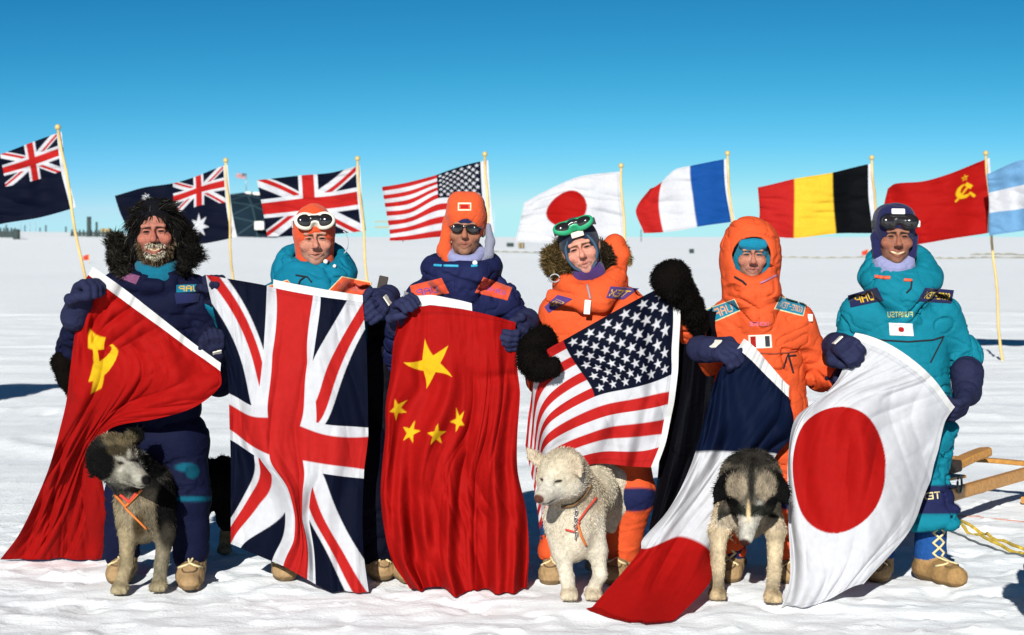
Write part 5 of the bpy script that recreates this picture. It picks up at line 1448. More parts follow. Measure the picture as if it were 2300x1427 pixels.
# ---------------------------------------------------------------- 6: teal suit, dark blue cap
def person6():
    J = J_(8.95, neck=(2020, 642), shL=(1925, 706), shR=(2122, 708), elL=(1892, 830, 9.0), wrL=(1880, 778, 8.76), elR=(2170, 800, 9.0), wrR=(2172, 842, 8.86), hip=(2035, 930),
           hpL=(1985, 985), hpR=(2075, 985), knL=(1975, 1120), knR=(2092, 1120, 8.92), anL=(1975, 1262), anR=(2090, 1270, 9.0), toeL=(1970, 1296, 8.8), toeR=(2160, 1338, 8.72))
    t = person('smiling man in a teal suit with goggles on a dark blue cap', W(2040, 1300, 8.95))
    H = HF((2017, 533), 8.83, yaw=-1, roll=1, sc=1.08)
    sk = np.array([0.22, 0.095, 0.058])
    body_obj(t, H, head_prims(H, sk, smile=1.0, teeth=True, lip=(0.2, 0.05, 0.04), jaw=1.02, nose=1.06, brow=(0.012, 0.01, 0.008)), sk, J, 16)
    CB = np.array([0.010, 0.011, 0.052])
    sdf_obj('cap', [H.ell((0, 0.012, 0.04), (0.092, 0.11, 0.105), c=CB), H.box((0, 0.01, 0.08), (0.078, 0.09, 0.055), None, 0.045, c=CB, k=0.04), H.cap((-0.084, 0.0, 0.0), (-0.075, -0.02, -0.08), 0.022, c=CB, k=0.02), H.cap((0.084, 0.0, 0.0), (0.075, -0.02, -0.08), 0.022, c=CB, k=0.02),
                     H.ell((0, -0.13, -0.055), (0.068, 0.085, 0.108), op='s', k=0.01)], 0.0045, M_KNIT, t, disp=wrinkles(61, 0.002, 40))
    goggles(t, H, 0.068, -0.104, np.array([0.006, 0.006, 0.009]), lensr=(0.037, 0.018, 0.026), sep=0.04, tilt=-8, strap=(0.006, 0.006, 0.01), fr=0.01)
    mobj('cap_logo', rbox_mesh('cap_logo', H.p(-0.004, -0.1, 0.112), (0.032, 0.006, 0.014), H.R @ rotm(0, -20, 0), 0.005), M_WTAG, t)
    mobj('strap_buckle', rbox_mesh('strap_buckle', H.p(0.1, -0.02, 0.06), (0.008, 0.016, 0.016), H.R, 0.005), M_WTAG, t)
    sdf_obj('gaiter', ring(H.p(0, 0.0, -0.085), 0.076, 0.085, 0.018, LILAC, tilt=-34) + ring(H.p(0, 0.0, -0.118), 0.074, 0.085, 0.022, LILAC * 0.85, tilt=-30) + ring(H.p(0, 0.0, -0.165), 0.082, 0.09, 0.028, PURPLE * 1.5, tilt=-22), 0.005, M_KNIT, t, disp=wrinkles(62, 0.003, 36))
    TJ = TEAL * np.array([1, 1.08, 0.95])
    jp = jacket_prims(J, TJ, w=1.08)
    nk = J['neck']
    jp += ring(nk + np.array([0.0, 0.01, 0.10]), 0.125, 0.125, 0.034, TJ, tilt=-34, k=0.03) + ring(nk + np.array([0.0, 0.0, 0.04]), 0.15, 0.13, 0.046, TJ, tilt=-24, k=0.03)
    jp += [cap(nk + np.array([-0.06, -0.12, -0.05]), nk + np.array([0.06, -0.12, -0.05]), 0.055, c=TJ, k=0.05), cap(nk + np.array([0, -0.13, -0.06]), nk + np.array([0.0, -0.12, -0.15]), 0.05, c=TJ, k=0.06)]
    jp += [cap(W(1962, 640, 8.73), W(2005, 682, 8.72), 0.008, op='s', k=0.02), cap(W(2005, 682, 8.72), W(2058, 655, 8.72), 0.007, op='s', k=0.02), cap(W(1990, 640, 8.71), W(2030, 662, 8.7), 0.006, op='s', k=0.015),
           cap(W(2126, 720, 8.83), W(2128, 770, 8.83), 0.012, op='s', k=0.02)]
    for yy in (745, 762, 778, 792, 806):
        jp += [cap(W(2136, yy + 12, 8.87), W(2196, yy - 8, 8.9), 0.006, op='s', k=0.014)]
    jo, JV, JQ, _ = sdf_obj('suit_top', jp, 0.0062, M_CLOTH, t, disp=wrinkles(106, 0.011, 12))
    bv = bvh_of(JV, JQ)
    patch('chest_band', t, bv, [(1904, 664), (1970, 645), (1985, 676), (1910, 692)], text_patch(NAVYJ, YEL, 'UAP', (0.2, 0.22, 0.78, 0.8)), 70, 28)
    patch('chest_band', t, bv, [(2078, 646), (2143, 652), (2137, 683), (2060, 678)], text_patch(NAVYJ, YEL * np.array([0.9, 1, 2]), 'GORE-TEX', (0.14, 0.28, 0.9, 0.72)), 80, 26)
    patch('name_tape', t, bv, [(1992, 699), (2052, 699), (2051, 714), (1993, 715)], text_patch(TJ, np.array([0.42, 0.42, 0.14]), 'FUNATSU', (0.02, 0.1, 0.98, 0.9)), 84, 16, 0.003)
    dsk = lambda s, q: np.where((np.hypot((s - .5) * 1.75, q - .5) < 0.22)[:, None], BRED[None], np.array([[0.66, 0.66, 0.66]]))
    patch('flag_badge', t, bv, [(1996, 725), (2050, 727), (2053, 756), (1998, 754)], dsk, 44, 26)
    seam('pocket_edge', t, bv, [(1940, 752), (1975, 764), (2040, 768), (2095, 764), (2120, 756)], 0.0045, M_SEAM, 0.001)
    seam('pocket_edge', t, bv, [(2118, 760), (2105, 785), (2090, 815)], 0.004, M_SEAM, 0.001)
    seam('drawcord', t, bv, [(1965, 621), (1985, 624), (2000, 624)], 0.009, M_CORDO, 0.004)
    seam('drawcord', t, bv, [(2030, 629), (2048, 630)], 0.008, M_CORDO, 0.004)
    seam('drawcord', t, bv, [(2048, 632), (2046, 648), (2036, 658)], 0.004, M_SEAM, 0.005)
    kc = J['knR']
    tr, TV, TQ, _ = sdf_obj('trousers', trousers_prims(J, TJ, 0.9, cut=0.19) + [cap(W(2068, 1150, 8.85), W(2140, 1150, 8.85), 0.03, c=TJ, k=0.02), cap(W(2055, 1178, 8.85), W(2140, 1175, 8.85), 0.035, c=TJ, k=0.02), box(W(2100, 1118, 8.9), (0.2, 0.2, 0.068), None, 0.01, c=NAVYJ, op='p', k=0.004)], 0.008, M_CLOTH, t, disp=wrinkles(116, 0.011, 11))
    tb = bvh_of(TV, TQ)
    patch('knee_lettering', t, tb, [(2066, 1106), (2112, 1102), (2114, 1122), (2068, 1126)], text_patch(NAVYJ, CREAM, 'TEX', (0.03, 0.1, 0.97, 0.9)), 50, 16, 0.006)
    sdf_obj('jacket_hem', [cap(W(2060, 968, 8.9), W(2128, 965, 8.9), 0.05, c=TJ, k=0.03)], 0.008, M_CLOTH, t, disp=wrinkles(66, 0.006, 16))
    MB = np.array([0.006, 0.05, 0.19])
    boot(t, J['anR'], J['toeR'], upper=MB, sole=TAN * np.array([1, 0.92, 0.75]), lace=np.array([0.55, 0.42, 0.38]), top=0.35, w=1.05); boot(t, J['anL'], J['toeL'], upper=MB)
    glove(t, J['wrL'], W(1898, 778, 8.62), (0.5, 0.2, -0.6), GLOVE * 1.15, 1.2, 1, curl=0.8)
    sdf_obj('gauntlet', [cap(W(2172, 838, 8.87), W(2172, 880, 8.84), 0.082, 0.072, c=GLOVE * 1.05, k=0.02)], 0.006, M_CLOTH, t, disp=wrinkles(67, 0.006, 22))
    glove(t, W(2172, 872, 8.84), W(2158, 915, 8.72), (-1, 0.1, 0.25), GLOVE * 1.05, 1.25, -1, curl=0.75, badge=False)
person6()

# added black cloth filling the dark gap beside the stars and stripes
def dark_gap_filler():
    lm = np.array([(0, 0, 1530, 690, 8.84), (0, 1, 1606, 700, 8.84), (.3, 0, 1518, 820, 8.8), (.3, 1, 1605, 830, 8.84), (.6, 0, 1490, 980, 8.76), (.6, 1, 1590, 980, 8.8), (1, 0, 1458, 1190, 8.72), (1, 1, 1530, 1120, 8.76), (.85, 1, 1560, 1060, 8.78), (.3, .5, 1560, 825, 8.76), (.6, .5, 1540, 985, 8.72)], float)
    ev = tps_fit(np.stack([lm[:, 0] * 2.5, lm[:, 1]], 1), lm[:, 2:5])
    f = lambda u, v: 0.03 * np.sin(9 * v + 2 * u) + 0.012 * ridged(u, v, 131, 5, 6, 0.3)
    o, _ = cloth_patch('dark_gap_cloth', None, ev, 2.5, np.linspace(0, 1, 90), np.linspace(0, 1, 40), lambda u, v, a: fill(u, np.array([0.0008, 0.001, 0.0025])), f, M_CLOTH)
    md = o.modifiers.new('cloth_thickness', 'SOLIDIFY'); md.thickness = 0.03
    tag(o, 'added black cloth filling the dark gap between the stars and stripes and the tricolour', 'parka')
dark_gap_filler()
# ================================================================== dogs
def dog(label, K, c, furlen=0.017, nfur=21000, headr=1.0, earw=1.0, seed=0, paint=(), extra=()):
    c = {k: np.array(v) for k, v in c.items()}
    g0 = (K['pawL'] + K['pawR']) / 2
    t = thing('dog', label, 'dog', (g0[0], g0[1], 0.0), 'sled dogs in front of the team')
    for k in ('pawL', 'pawR', 'hpawL', 'hpawR'):
        K[k] = K[k].copy(); K[k][2] = gz(K[k][0], K[k][1]) + 0.012
    up = np.array([0, 0, 1.0])
    f = K['nose'] - K['skull']; L = np.linalg.norm(f); f /= L
    side = np.cross(f, up); side /= np.linalg.norm(side)
    upv = np.cross(side, f)
    R = np.stack([side, -f, upv], 1)
    s = headr
    S = K['skull']
    hd = lambda x, y, z: S + R @ (np.array([x, y, z]) * s)
    P = [ell(S, np.array([0.078, 0.09, 0.072]) * s, R, c=c['head'], k=0.03),
         cap(hd(0, -0.04, -0.012), K['nose'] - f * 0.022, 0.052 * s, 0.03 * s, c=c['muzzle'], k=0.03),
         cap(hd(0, -0.05, -0.035), K['nose'] - f * 0.035 - upv * 0.024 * s, 0.042 * s, 0.02 * s, c=c['muzzle'], k=0.02),
         ell(K['nose'] + f * 0.004 + upv * 0.006, np.array([0.019, 0.015, 0.015]) * s, R, c=c['nose'], k=0.004),
         ell(K['nose'] + f * 0.006 + upv * 0.006, np.array([0.021, 0.019, 0.017]) * s, R, c=c['nose'], op='p', k=0.003)]
    for x in (-1, 1):
        P += [ell(hd(x * 0.055, -0.015, -0.03), np.array([0.035, 0.05, 0.042]) * s, R, c=c['cheek'], k=0.03),
              ell(hd(x * 0.036, -0.082, 0.022), np.array([0.016, 0.02, 0.008]) * s, R, op='s', k=0.012),
              ell(hd(x * 0.036, -0.078, 0.022), np.array([0.014, 0.03, 0.006]) * s, R, c=(0.012, 0.01, 0.009), op='p', k=0.003),
              cap(hd(x * 0.03, -0.09, 0.035), hd(x * 0.05, -0.05, 0.046), 0.012 * s, c=c['brow'], op='p', k=0.006)]
    for x in (-1, 1):
        P += [cap(K['nose'] - f * 0.004 - upv * 0.02 * s + side * x * 0.008, hd(x * 0.042, -0.075, -0.05), 0.004, op='s', k=0.008), cap(K['nose'] - f * 0.0 - upv * 0.02 * s + side * x * 0.008, hd(x * 0.044, -0.08, -0.05), 0.006, c=(0.02, 0.015, 0.012), op='p', k=0.003)]
    for e in ('L', 'R'):
        a, b = K['ear' + e], K['tip' + e]
        m = (a + b) / 2
        dd = b - a; Le = np.linalg.norm(dd); dd /= Le
        nn_ = np.array([0, 1.0, 0]); ww = np.cross(nn_, dd); ww /= np.linalg.norm(ww); nn_ = np.cross(dd, ww)
        Re = np.stack([ww, nn_, dd], 1)
        P += [ell(a + dd * Le * 0.35, (0.036 * s * earw, 0.017 * s, Le * 0.55), Re, c=c['ear'], k=0.01, cw=0.008), cap(m, b, 0.016 * s, 0.006 * s, c=c['ear'], k=0.008, cw=0.008),
              ell(a + dd * Le * 0.4 - nn_ * 0.016 * s * np.sign(nn_[1]), (0.022 * s, 0.012 * s, Le * 0.4), Re, op='s', k=0.01)]
    P += [cap(S - f * 0.04, K['chest'] * .55 + K['withers'] * .45, 0.085 * s, 0.12, c=c['neck'], k=0.06),
          ell(K['chest'] + np.array([0, 0.03, 0.0]), (0.106, 0.125, 0.155), c=c['chest'], k=0.05),
          cap(K['withers'] + np.array([0, 0, -0.1]), K['chest'] + np.array([0, 0.14, 0.0]), 0.11, c=c['body'], k=0.05),
          cap(K['withers'] + np.array([0, 0.03, -0.11]), K['hips'] + np.array([0, 0, -0.09]), 0.118, 0.1, c=c['body'], k=0.06)]
    for x, e in ((-1, 'L'), (1, 'R')):
        sh = K['chest'] + np.array([x * 0.078, 0.06, 0.05])
        col = c.get('leg' + e, c['leg'])
        el_, wr, pw = K['el' + e], K['wr' + e], K['paw' + e]
        P += [cap(sh, el_, 0.06, 0.047, c=col, k=0.04), cap(el_, wr, 0.042, 0.031, c=col, k=0.02), cap(wr, pw + up * 0.035, 0.032, 0.031, c=col, k=0.015)]
        fwd = np.array([0.0, -1.0, 0])
        P += [ell(pw + fwd * 0.02 + up * 0.022, (0.042, 0.055, 0.028), c=c['paw'], k=0.015)]
        for q in (-0.028, -0.0095, 0.0095, 0.028):
            P += [ell(pw + fwd * (0.062 - abs(q) * 0.5) + np.array([q, 0, 0.014]), (0.0115, 0.02, 0.017), c=c['paw'], k=0.004)]
        hip = K['hips'] + np.array([x * 0.07, 0, -0.08]); hp = K['hpaw' + e]
        kn = hip * 0.45 + hp * 0.55 + np.array([x * 0.02, -0.09, 0.02]); hk = np.array([hp[0], hp[1] + 0.07, 0.17])
        P += [cap(hip, kn, 0.095, 0.06, c=c['body'], k=0.05), cap(kn, hk, 0.052, 0.032, c=c['body'], k=0.03), cap(hk, hp + up * 0.03, 0.03, 0.03, c=c['leg'], k=0.02), ell(hp + up * 0.02 + fwd * 0.02, (0.038, 0.055, 0.026), c=c['paw'], k=0.012)]
    P += chain(K['tail'], [0.04 + 0.02 * math.sin(math.pi * i / (len(K['tail']) - 1)) for i in range(len(K['tail']))], c=c['tail'], k=0.02)
    P += list(extra)
    P += list(paint)
    def colf(V, col):
        n = fbm(V * np.array([22, 22, 14]), 300 + seed, 3)[:, None]
        return np.clip(col * (1 + c['mott'] * n), 0.003, 0.9)
    b, V, Q, col = sdf_obj('body', P, 0.007, M_PELT, t, soft=0.008, colf=colf)
    N = vnormals(V, Q)
    fc = V[Q].mean(1)
    w = np.where(fc[:, 2] < 0.02, 0.0, 1.0) * np.where(np.linalg.norm(fc - K['nose'], axis=1) < 0.03, 0.02, 1.0)
    dh = np.linalg.norm(fc - S, axis=1)
    w = w * np.where(N[Q[:, 0], 1] < 0.35, 1.0, 0.25) * np.where(dh < 0.2, 2.2, 1.0)
    p, fi, q = sample_surf(V, Q, nfur, w)
    nn = N[q[:, 0]]; cc = col[q[:, 0]]
    dist = np.linalg.norm(p - K['nose'], axis=1)
    ln = furlen * np.clip(0.25 + (dist - 0.05) * 4.0, 0.25, 1.2) * np.where(p[:, 2] < 0.3, 0.55, 1.0)
    hw = sstep(0.22, 0.1, np.linalg.norm(p - S, axis=1))[:, None]
    comb = hw * (-f) * 0.9 + (1 - hw) * np.array([0, 0.25, -0.9])
    comb = comb - nn * (comb * nn).sum(1, keepdims=True)
    fur_strands('fur', b, p, nn, cc * 1.06, ln, 0.0015, comb=comb, lay=0.72, jit=0.26)
    return t, bvh_of(V, Q), b
DK = (0.0035, 0.0035, 0.0035)
# left dog: black and grey, head turned
K1 = J_(8.6, skull=(262, 1032, 8.5), nose=(328, 1082, 8.36), earL=(222, 1010, 8.46), tipL=(206, 1072, 8.42), earR=(300, 985, 8.56), tipR=(318, 962, 8.58), chest=(318, 1150, 8.66), withers=(352, 1040, 8.9), hips=(488, 1040, 9.45),
        elL=(288, 1195, 8.64), elR=(372, 1200, 8.68), wrL=(284, 1270, 8.62), wrR=(362, 1268, 8.65), pawL=(272, 1330, 8.6), pawR=(358, 1332, 8.6), hpawL=(450, 1240, 9.6), hpawR=(505, 1238, 9.62))
K1['tail'] = [W(500, 1040, 9.55), W(520, 1060, 9.65), W(525, 1110, 9.7)]
t1, bv1, _ = dog('black and grey dog with red harness, turning its head, under the plain red flag', K1, dict(head=(0.035, 0.028, 0.017), cheek=(0.15, 0.14, 0.11), muzzle=(0.2, 0.19, 0.155), nose=(0.008, 0.008, 0.008), brow=(0.2, 0.19, 0.16), ear=DK, neck=(0.03, 0.028, 0.024), chest=(0.16, 0.13, 0.085), body=DK, leg=(0.2, 0.16, 0.095), legR=(0.17, 0.145, 0.1), paw=(0.22, 0.18, 0.11), tail=DK, mott=0.75), seed=1, headr=1.14,
    paint=[ppx(268, 985, 40, 20, (0.10, 0.08, 0.045)), ppx(300, 1062, 36, 24, (0.22, 0.21, 0.175)), ppx(270, 1080, 30, 18, (0.16, 0.15, 0.12)), ppx(228, 1042, 30, 38, DK), ppx(262, 1012, 22, 14, (0.03, 0.024, 0.014)), ppx(348, 1015, 32, 60, DK),  # right side of face and chest painted near-black, shade put into the coat
           ppx(290, 1020, 5, 9, (0.26, 0.25, 0.2)), ppx(319, 1018, 4, 7, (0.26, 0.25, 0.2)), ppx(300, 1034, 12, 4, (0.008, 0.007, 0.006)), ppx(385, 1145, 38, 75, DK, k=0.012), ppx(378, 1205, 22, 30, (0.03, 0.026, 0.02), k=0.02), ppx(312, 1180, 14, 30, (0.05, 0.035, 0.018), k=0.012),
           ppx(328, 1077, 12, 10, (0.006, 0.006, 0.006), 8.45)])
M_HARN = plain_mat('harness_red', (0.42, 0.03, 0.015), rough=0.7, vary=0.1)
M_HARO = plain_mat('harness_orange', (0.5, 0.13, 0.02), rough=0.7, vary=0.1)
seam('harness', t1, bv1, [(258, 1112), (282, 1138), (318, 1100)], 0.007, M_HARO, 0.012)
seam('harness', t1, bv1, [(270, 1112), (290, 1128), (308, 1106)], 0.008, M_HARN, 0.014)
seam('harness', t1, bv1, [(280, 1140), (300, 1160), (330, 1190)], 0.005, M_HARO, 0.012)
# middle dog: white
K2 = J_(8.4, skull=(1258, 1068, 8.26), nose=(1212, 1122, 8.1), earL=(1206, 1036, 8.3), tipL=(1186, 1008, 8.3), earR=(1290, 1032, 8.22), tipR=(1304, 1072, 8.14), chest=(1288, 1190, 8.4), withers=(1325, 1050, 8.62), hips=(1372, 1090, 9.1),
        elL=(1262, 1240, 8.38), elR=(1342, 1238, 8.42), wrL=(1274, 1300, 8.36), wrR=(1348, 1292, 8.4), pawL=(1278, 1352, 8.34), pawR=(1332, 1340, 8.42), hpawL=(1330, 1270, 9.15), hpawR=(1385, 1270, 9.2))
K2['tail'] = [W(1375, 1180, 8.9), W(1392, 1130, 8.86), W(1385, 1075, 8.84), W(1362, 1050, 8.84)]
WH = (0.42, 0.37, 0.275)
t2, bv2, _ = dog('creamy white dog with closed eyes and a chain at its collar', K2, dict(head=WH, cheek=(0.46, 0.42, 0.34), muzzle=(0.48, 0.45, 0.38), nose=(0.09, 0.035, 0.025), brow=WH, ear=(0.40, 0.33, 0.24), neck=(0.38, 0.32, 0.23), chest=(0.45, 0.40, 0.31), body=WH, leg=(0.45, 0.41, 0.33), paw=(0.42, 0.35, 0.25), tail=(0.45, 0.40, 0.31), mott=0.22), seed=2, furlen=0.0125, headr=1.16, earw=0.62)
seam('collar', t2, bv2, [(1262, 1140), (1290, 1135), (1315, 1112), (1328, 1090)], 0.007, plain_mat('brown_strap', (0.12, 0.06, 0.02), vary=0.2), 0.012)
seam('harness', t2, bv2, [(1300, 1170), (1318, 1145), (1340, 1118)], 0.005, M_HARN, 0.012)
seam('harness', t2, bv2, [(1270, 1190), (1290, 1195), (1302, 1172)], 0.005, M_HARN, 0.012)
seam('harness', t2, bv2, [(1298, 1178), (1306, 1205), (1316, 1225)], 0.006, M_HARO, 0.012)
for i in range(9):
    h = hitpix(bv2, 1293 + 1.5 * math.sin(i * 2), 1142 + i * 8)
    if h is not None:
        c0 = h + np.array([0, -0.016, 0])
        tube('chain_link', [c0 + np.array([0.006 * math.cos(a) * (1 if i % 2 else 0.4), 0.006 * math.cos(a) * (0 if i % 2 else 1), 0.011 * math.sin(a)]) for a in np.linspace(0, 2 * math.pi, 9)[:-1]], 0.0028, M_METAL, t2, 5, closed=True)
# right dog: grey husky, head lowered
K3 = J_(8.5, skull=(1688, 1112, 8.3), nose=(1674, 1218, 8.2), earL=(1638, 1072, 8.3), tipL=(1604, 1132, 8.26), earR=(1740, 1074, 8.3), tipR=(1770, 1134, 8.26), chest=(1682, 1140, 8.56), withers=(1690, 1020, 8.66), hips=(1705, 1040, 9.25),
        elL=(1614, 1195, 8.5), elR=(1742, 1195, 8.5), wrL=(1612, 1272, 8.46), wrR=(1740, 1280, 8.46), pawL=(1610, 1332, 8.44), pawR=(1734, 1350, 8.36), hpawL=(1660, 1262, 9.3), hpawR=(1750, 1262, 9.3))
K3['tail'] = [W(1710, 1040, 9.35), W(1730, 1080, 9.45), W(1735, 1140, 9.5)]
GR = (0.11, 0.093, 0.068)
t3, bv3, _ = dog('grey and black dog with lowered head in front of the tricolour', K3, dict(head=(0.06, 0.052, 0.04), cheek=(0.2, 0.17, 0.13), muzzle=(0.33, 0.30, 0.25), nose=(0.03, 0.012, 0.01), brow=(0.24, 0.23, 0.2), ear=DK, neck=(0.06, 0.052, 0.04), chest=(0.22, 0.18, 0.13), body=(0.07, 0.06, 0.045), leg=(0.36, 0.29, 0.19), paw=(0.36, 0.27, 0.16), tail=DK, mott=0.8), seed=3, headr=1.12,
    paint=[ppx(1690, 1025, 60, 26, (0.022, 0.02, 0.017)), ppx(1655, 1095, 24, 32, (0.19, 0.155, 0.11)), ppx(1720, 1095, 24, 32, (0.19, 0.155, 0.11)), ppx(1688, 1075, 7, 60, (0.015, 0.014, 0.012)),
           ppx(1638, 1140, 26, 24, DK, 8.5), ppx(1744, 1140, 28, 26, DK, 8.5), ppx(1690, 1148, 52, 14, (0.014, 0.015, 0.012), 8.5), ppx(1628, 1172, 30, 18, (0.36, 0.3, 0.22), 8.6), ppx(1745, 1178, 24, 14, (0.3, 0.24, 0.17), 8.6),
           ppx(1690, 1196, 32, 24, (0.38, 0.36, 0.31), 8.4), ppx(1664, 1164, 8, 6, (0.26, 0.24, 0.2), 8.4), ppx(1702, 1167, 8, 6, (0.26, 0.24, 0.2), 8.4), ppx(1681, 1150, 4, 26, (0.36, 0.27, 0.15), 8.4, k=0.003), ppx(1672, 1220, 12, 9, (0.03, 0.012, 0.01), 8.3)],
    extra=[ell(W(1685, 1075, 8.52), (0.14, 0.13, 0.13), c=(0.1, 0.088, 0.065), k=0.06)])
# ================================================================== sled, ropes
def board(name, a, b, w, h, mat, parent=None, bev=0.012, tip=0.0):
    """a long board from a to b, rounded end at b if tip"""
    a = np.asarray(a, float); b = np.asarray(b, float)
    d = b - a; L = np.linalg.norm(d); d /= L
    s = np.cross(d, [0, 0, 1.0]); s /= np.linalg.norm(s); u = np.cross(s, d)
    V = []; Q = []
    n = 14
    prof = [(-1, -1), (-0.8, -1), (0.8, -1), (1, -1), (1, 1), (0.8, 1), (-0.8, 1), (-1, 1)]
    prof = [(-1, -.7), (-.85, -1), (.85, -1), (1, -.7), (1, .7), (.85, 1), (-.85, 1), (-1, .7)]
    for i in range(n + 1):
        q = i / n
        x = q * L
        ww = w
        if tip and x > L - tip: ww = w * math.sqrt(max(0.02, 1 - ((x - (L - tip)) / tip) ** 2))
        sag = 0.006 * math.sin(q * 3)
        for (px, py) in prof: V.append(a + d * x + s * ww * px + u * (h * py + sag))
    m = 8
    for i in range(n):
        for j in range(m):
            Q.append((i * m + j, i * m + (j + 1) % m, (i + 1) * m + (j + 1) % m, (i + 1) * m + j))
    T = []
    c0 = len(V); V.append(a); V.append(b)
    for j in range(m):
        T.append((c0, (j + 1) % m, j)); T.append((c0 + 1, n * m + j, n * m + (j + 1) % m))
    return mobj(name, mk_mesh(name, np.array(V), quads=np.array(Q), tris=np.array(T), smooth=False), mat, parent)
def sled():
    p0, p1 = W(2095, 1132, 10.2), W(2299, 1068, 11.3)
    z = 0.20; p0[2] = p1[2] = z
    d = p1 - p0; d /= np.linalg.norm(d); pr = np.array([-d[1], d[0], 0])
    t = thing('dog_sled', 'pale wooden dog sled lying behind the teal man at right', 'sled', (p0[0], p0[1], 0))
    board('side_rail', p0 - d * 0.5, p0 + d * 3.4, 0.022, 0.035, M_WOOD, t)
    for k in range(3):
        q = p0 + d * (-0.4 + k * 1.9) + np.array([0, 0, 0.05])
        board('cross_bar', q - pr * 0.06, q + pr * 0.56, 0.03, 0.014, M_WOOD, t)
    board('bed_plank', p0 - d * 0.25 + pr * 0.17 + np.array([0, 0, 0.072]), p0 + d * 0.55 + pr * 0.12 + np.array([0, 0, 0.072]), 0.09, 0.01, M_WOOD, t)
    for off in (0,):
        a = p0 + pr * off; a = a.copy(); a[2] = 0.04
        for k in range(3):
            b = p0 + pr * off + d * (-0.4 + k * 1.9)
            board('stanchion', np.array([b[0], b[1], 0.05]), np.array([b[0], b[1], z]) + d * 0.02, 0.018, 0.018, M_WOOD, t)
        board('runner', a + d * 1.4, a + d * 3.6, 0.03, 0.02, M_WOOD, t)
    for k in range(1):
        c = p0 + d * (0.3 + 0.3 * k) + np.array([0, 0, 0.06])
        tube('lashing', [c + d * 0.03 * math.cos(a) + np.array([0, 0, 0.05 * math.sin(a)]) - pr * 0.03 for a in np.linspace(0, 6.28, 12)][:-1], 0.007, M_ROPE2, t, 6, closed=True)
sled()
sk = thing('ski', 'wooden ski with near-black end poking out beside the teal leg', 'ski', tuple(W(2100, 1100, 10.8) * np.array([1, 1, 0])))
a, b = W(2090, 1068, 10.75), W(2219, 1013, 11.35)
board('blade', a * 0.62 + b * 0.38, b, 0.045, 0.024, M_WOOD, sk, tip=0.05)
board('black_end', a - (b - a) * 0.1, a * 0.6 + b * 0.4, 0.05, 0.034, M_WOODD, sk)  # left part of the ski, near-black and thicker than the blade
def ground_rope(name, pix, r, mat, label, wob=0.02, seed=0, group='ropes on the snow'):
    pts = []
    n = 0
    for k in range(len(pix) - 1):
        for q in np.linspace(0, 1, 14, endpoint=(k == len(pix) - 2)):
            x = pix[k][0] * (1 - q) + pix[k + 1][0] * q; y = pix[k][1] * (1 - q) + pix[k + 1][1] * q
            p = W(x, y, gD(y)); n += 1
            p[0] += wob * math.sin(n * 0.7 + seed); p[1] += wob * math.cos(n * 0.5 + seed * 2)
            p[2] = gz(p[0], p[1]) + r * 0.8
            pts.append(p)
    o = tube(name, pts, r, mat, None, 7)
    tag(o, label, 'rope', group)
    return o
ground_rope('rope', [(2128, 1158), (2180, 1180), (2270, 1225), (2330, 1250)], 0.009, M_ROPE, 'upper of two yellow braided ropes trailing from the sled', 0.008, 1)
ground_rope('rope', [(2128, 1166), (2185, 1195), (2262, 1234), (2330, 1262)], 0.009, M_ROPE, 'lower of two yellow braided ropes trailing from the sled', 0.008, 2)
ground_rope('rope', [(2120, 1186), (2160, 1205), (2240, 1238), (2340, 1262)], 0.006, M_ROPE2, 'thin dark rope lying below the yellow ropes at right', 0.004, 3)
ground_rope('rope', [(2140, 1158), (2200, 1162), (2330, 1176)], 0.004, plain_mat('pink_cord', (0.4, 0.2, 0.15)), 'thin pink cord on the snow right of the teal leg', 0.004, 4)
def cable(pix, r, label, seed):
    pts = []
    for k in range(len(pix) - 1):
        for q in np.linspace(0, 1, 24, endpoint=(k == len(pix) - 2)):
            x = pix[k][0] * (1 - q) + pix[k + 1][0] * q; y = pix[k][1] * (1 - q) + pix[k + 1][1] * q
            D = gD(y); p = W(x, y, D); p[2] = gz(p[0], p[1]) + r * 0.6 + 0.03 * math.sin(len(pts) * 0.9 + seed)
            pts.append(p)
    o = tube('cable', pts, r, plain_mat('weathered_cable%d' % seed, (0.25, 0.22, 0.12), vary=0.3), None, 6)
    tag(o, label, 'cable', 'cables across the far snow')
cable([(1060, 576), (1120, 575), (1200, 577), (1235, 573)], 0.05, 'cable on the far snow between orange cap and green goggles', 1)
cable([(1755, 581), (1850, 582), (1960, 581)], 0.045, 'cable on the far snow left of the teal man', 2)
cable([(2070, 582), (2150, 583), (2240, 581), (2420, 584)], 0.05, 'cable on the far snow right of the teal man, lower of two', 3)
cable([(2180, 576), (2260, 575), (2420, 578)], 0.06, 'cable on the far snow right of the teal man, upper of two', 4)

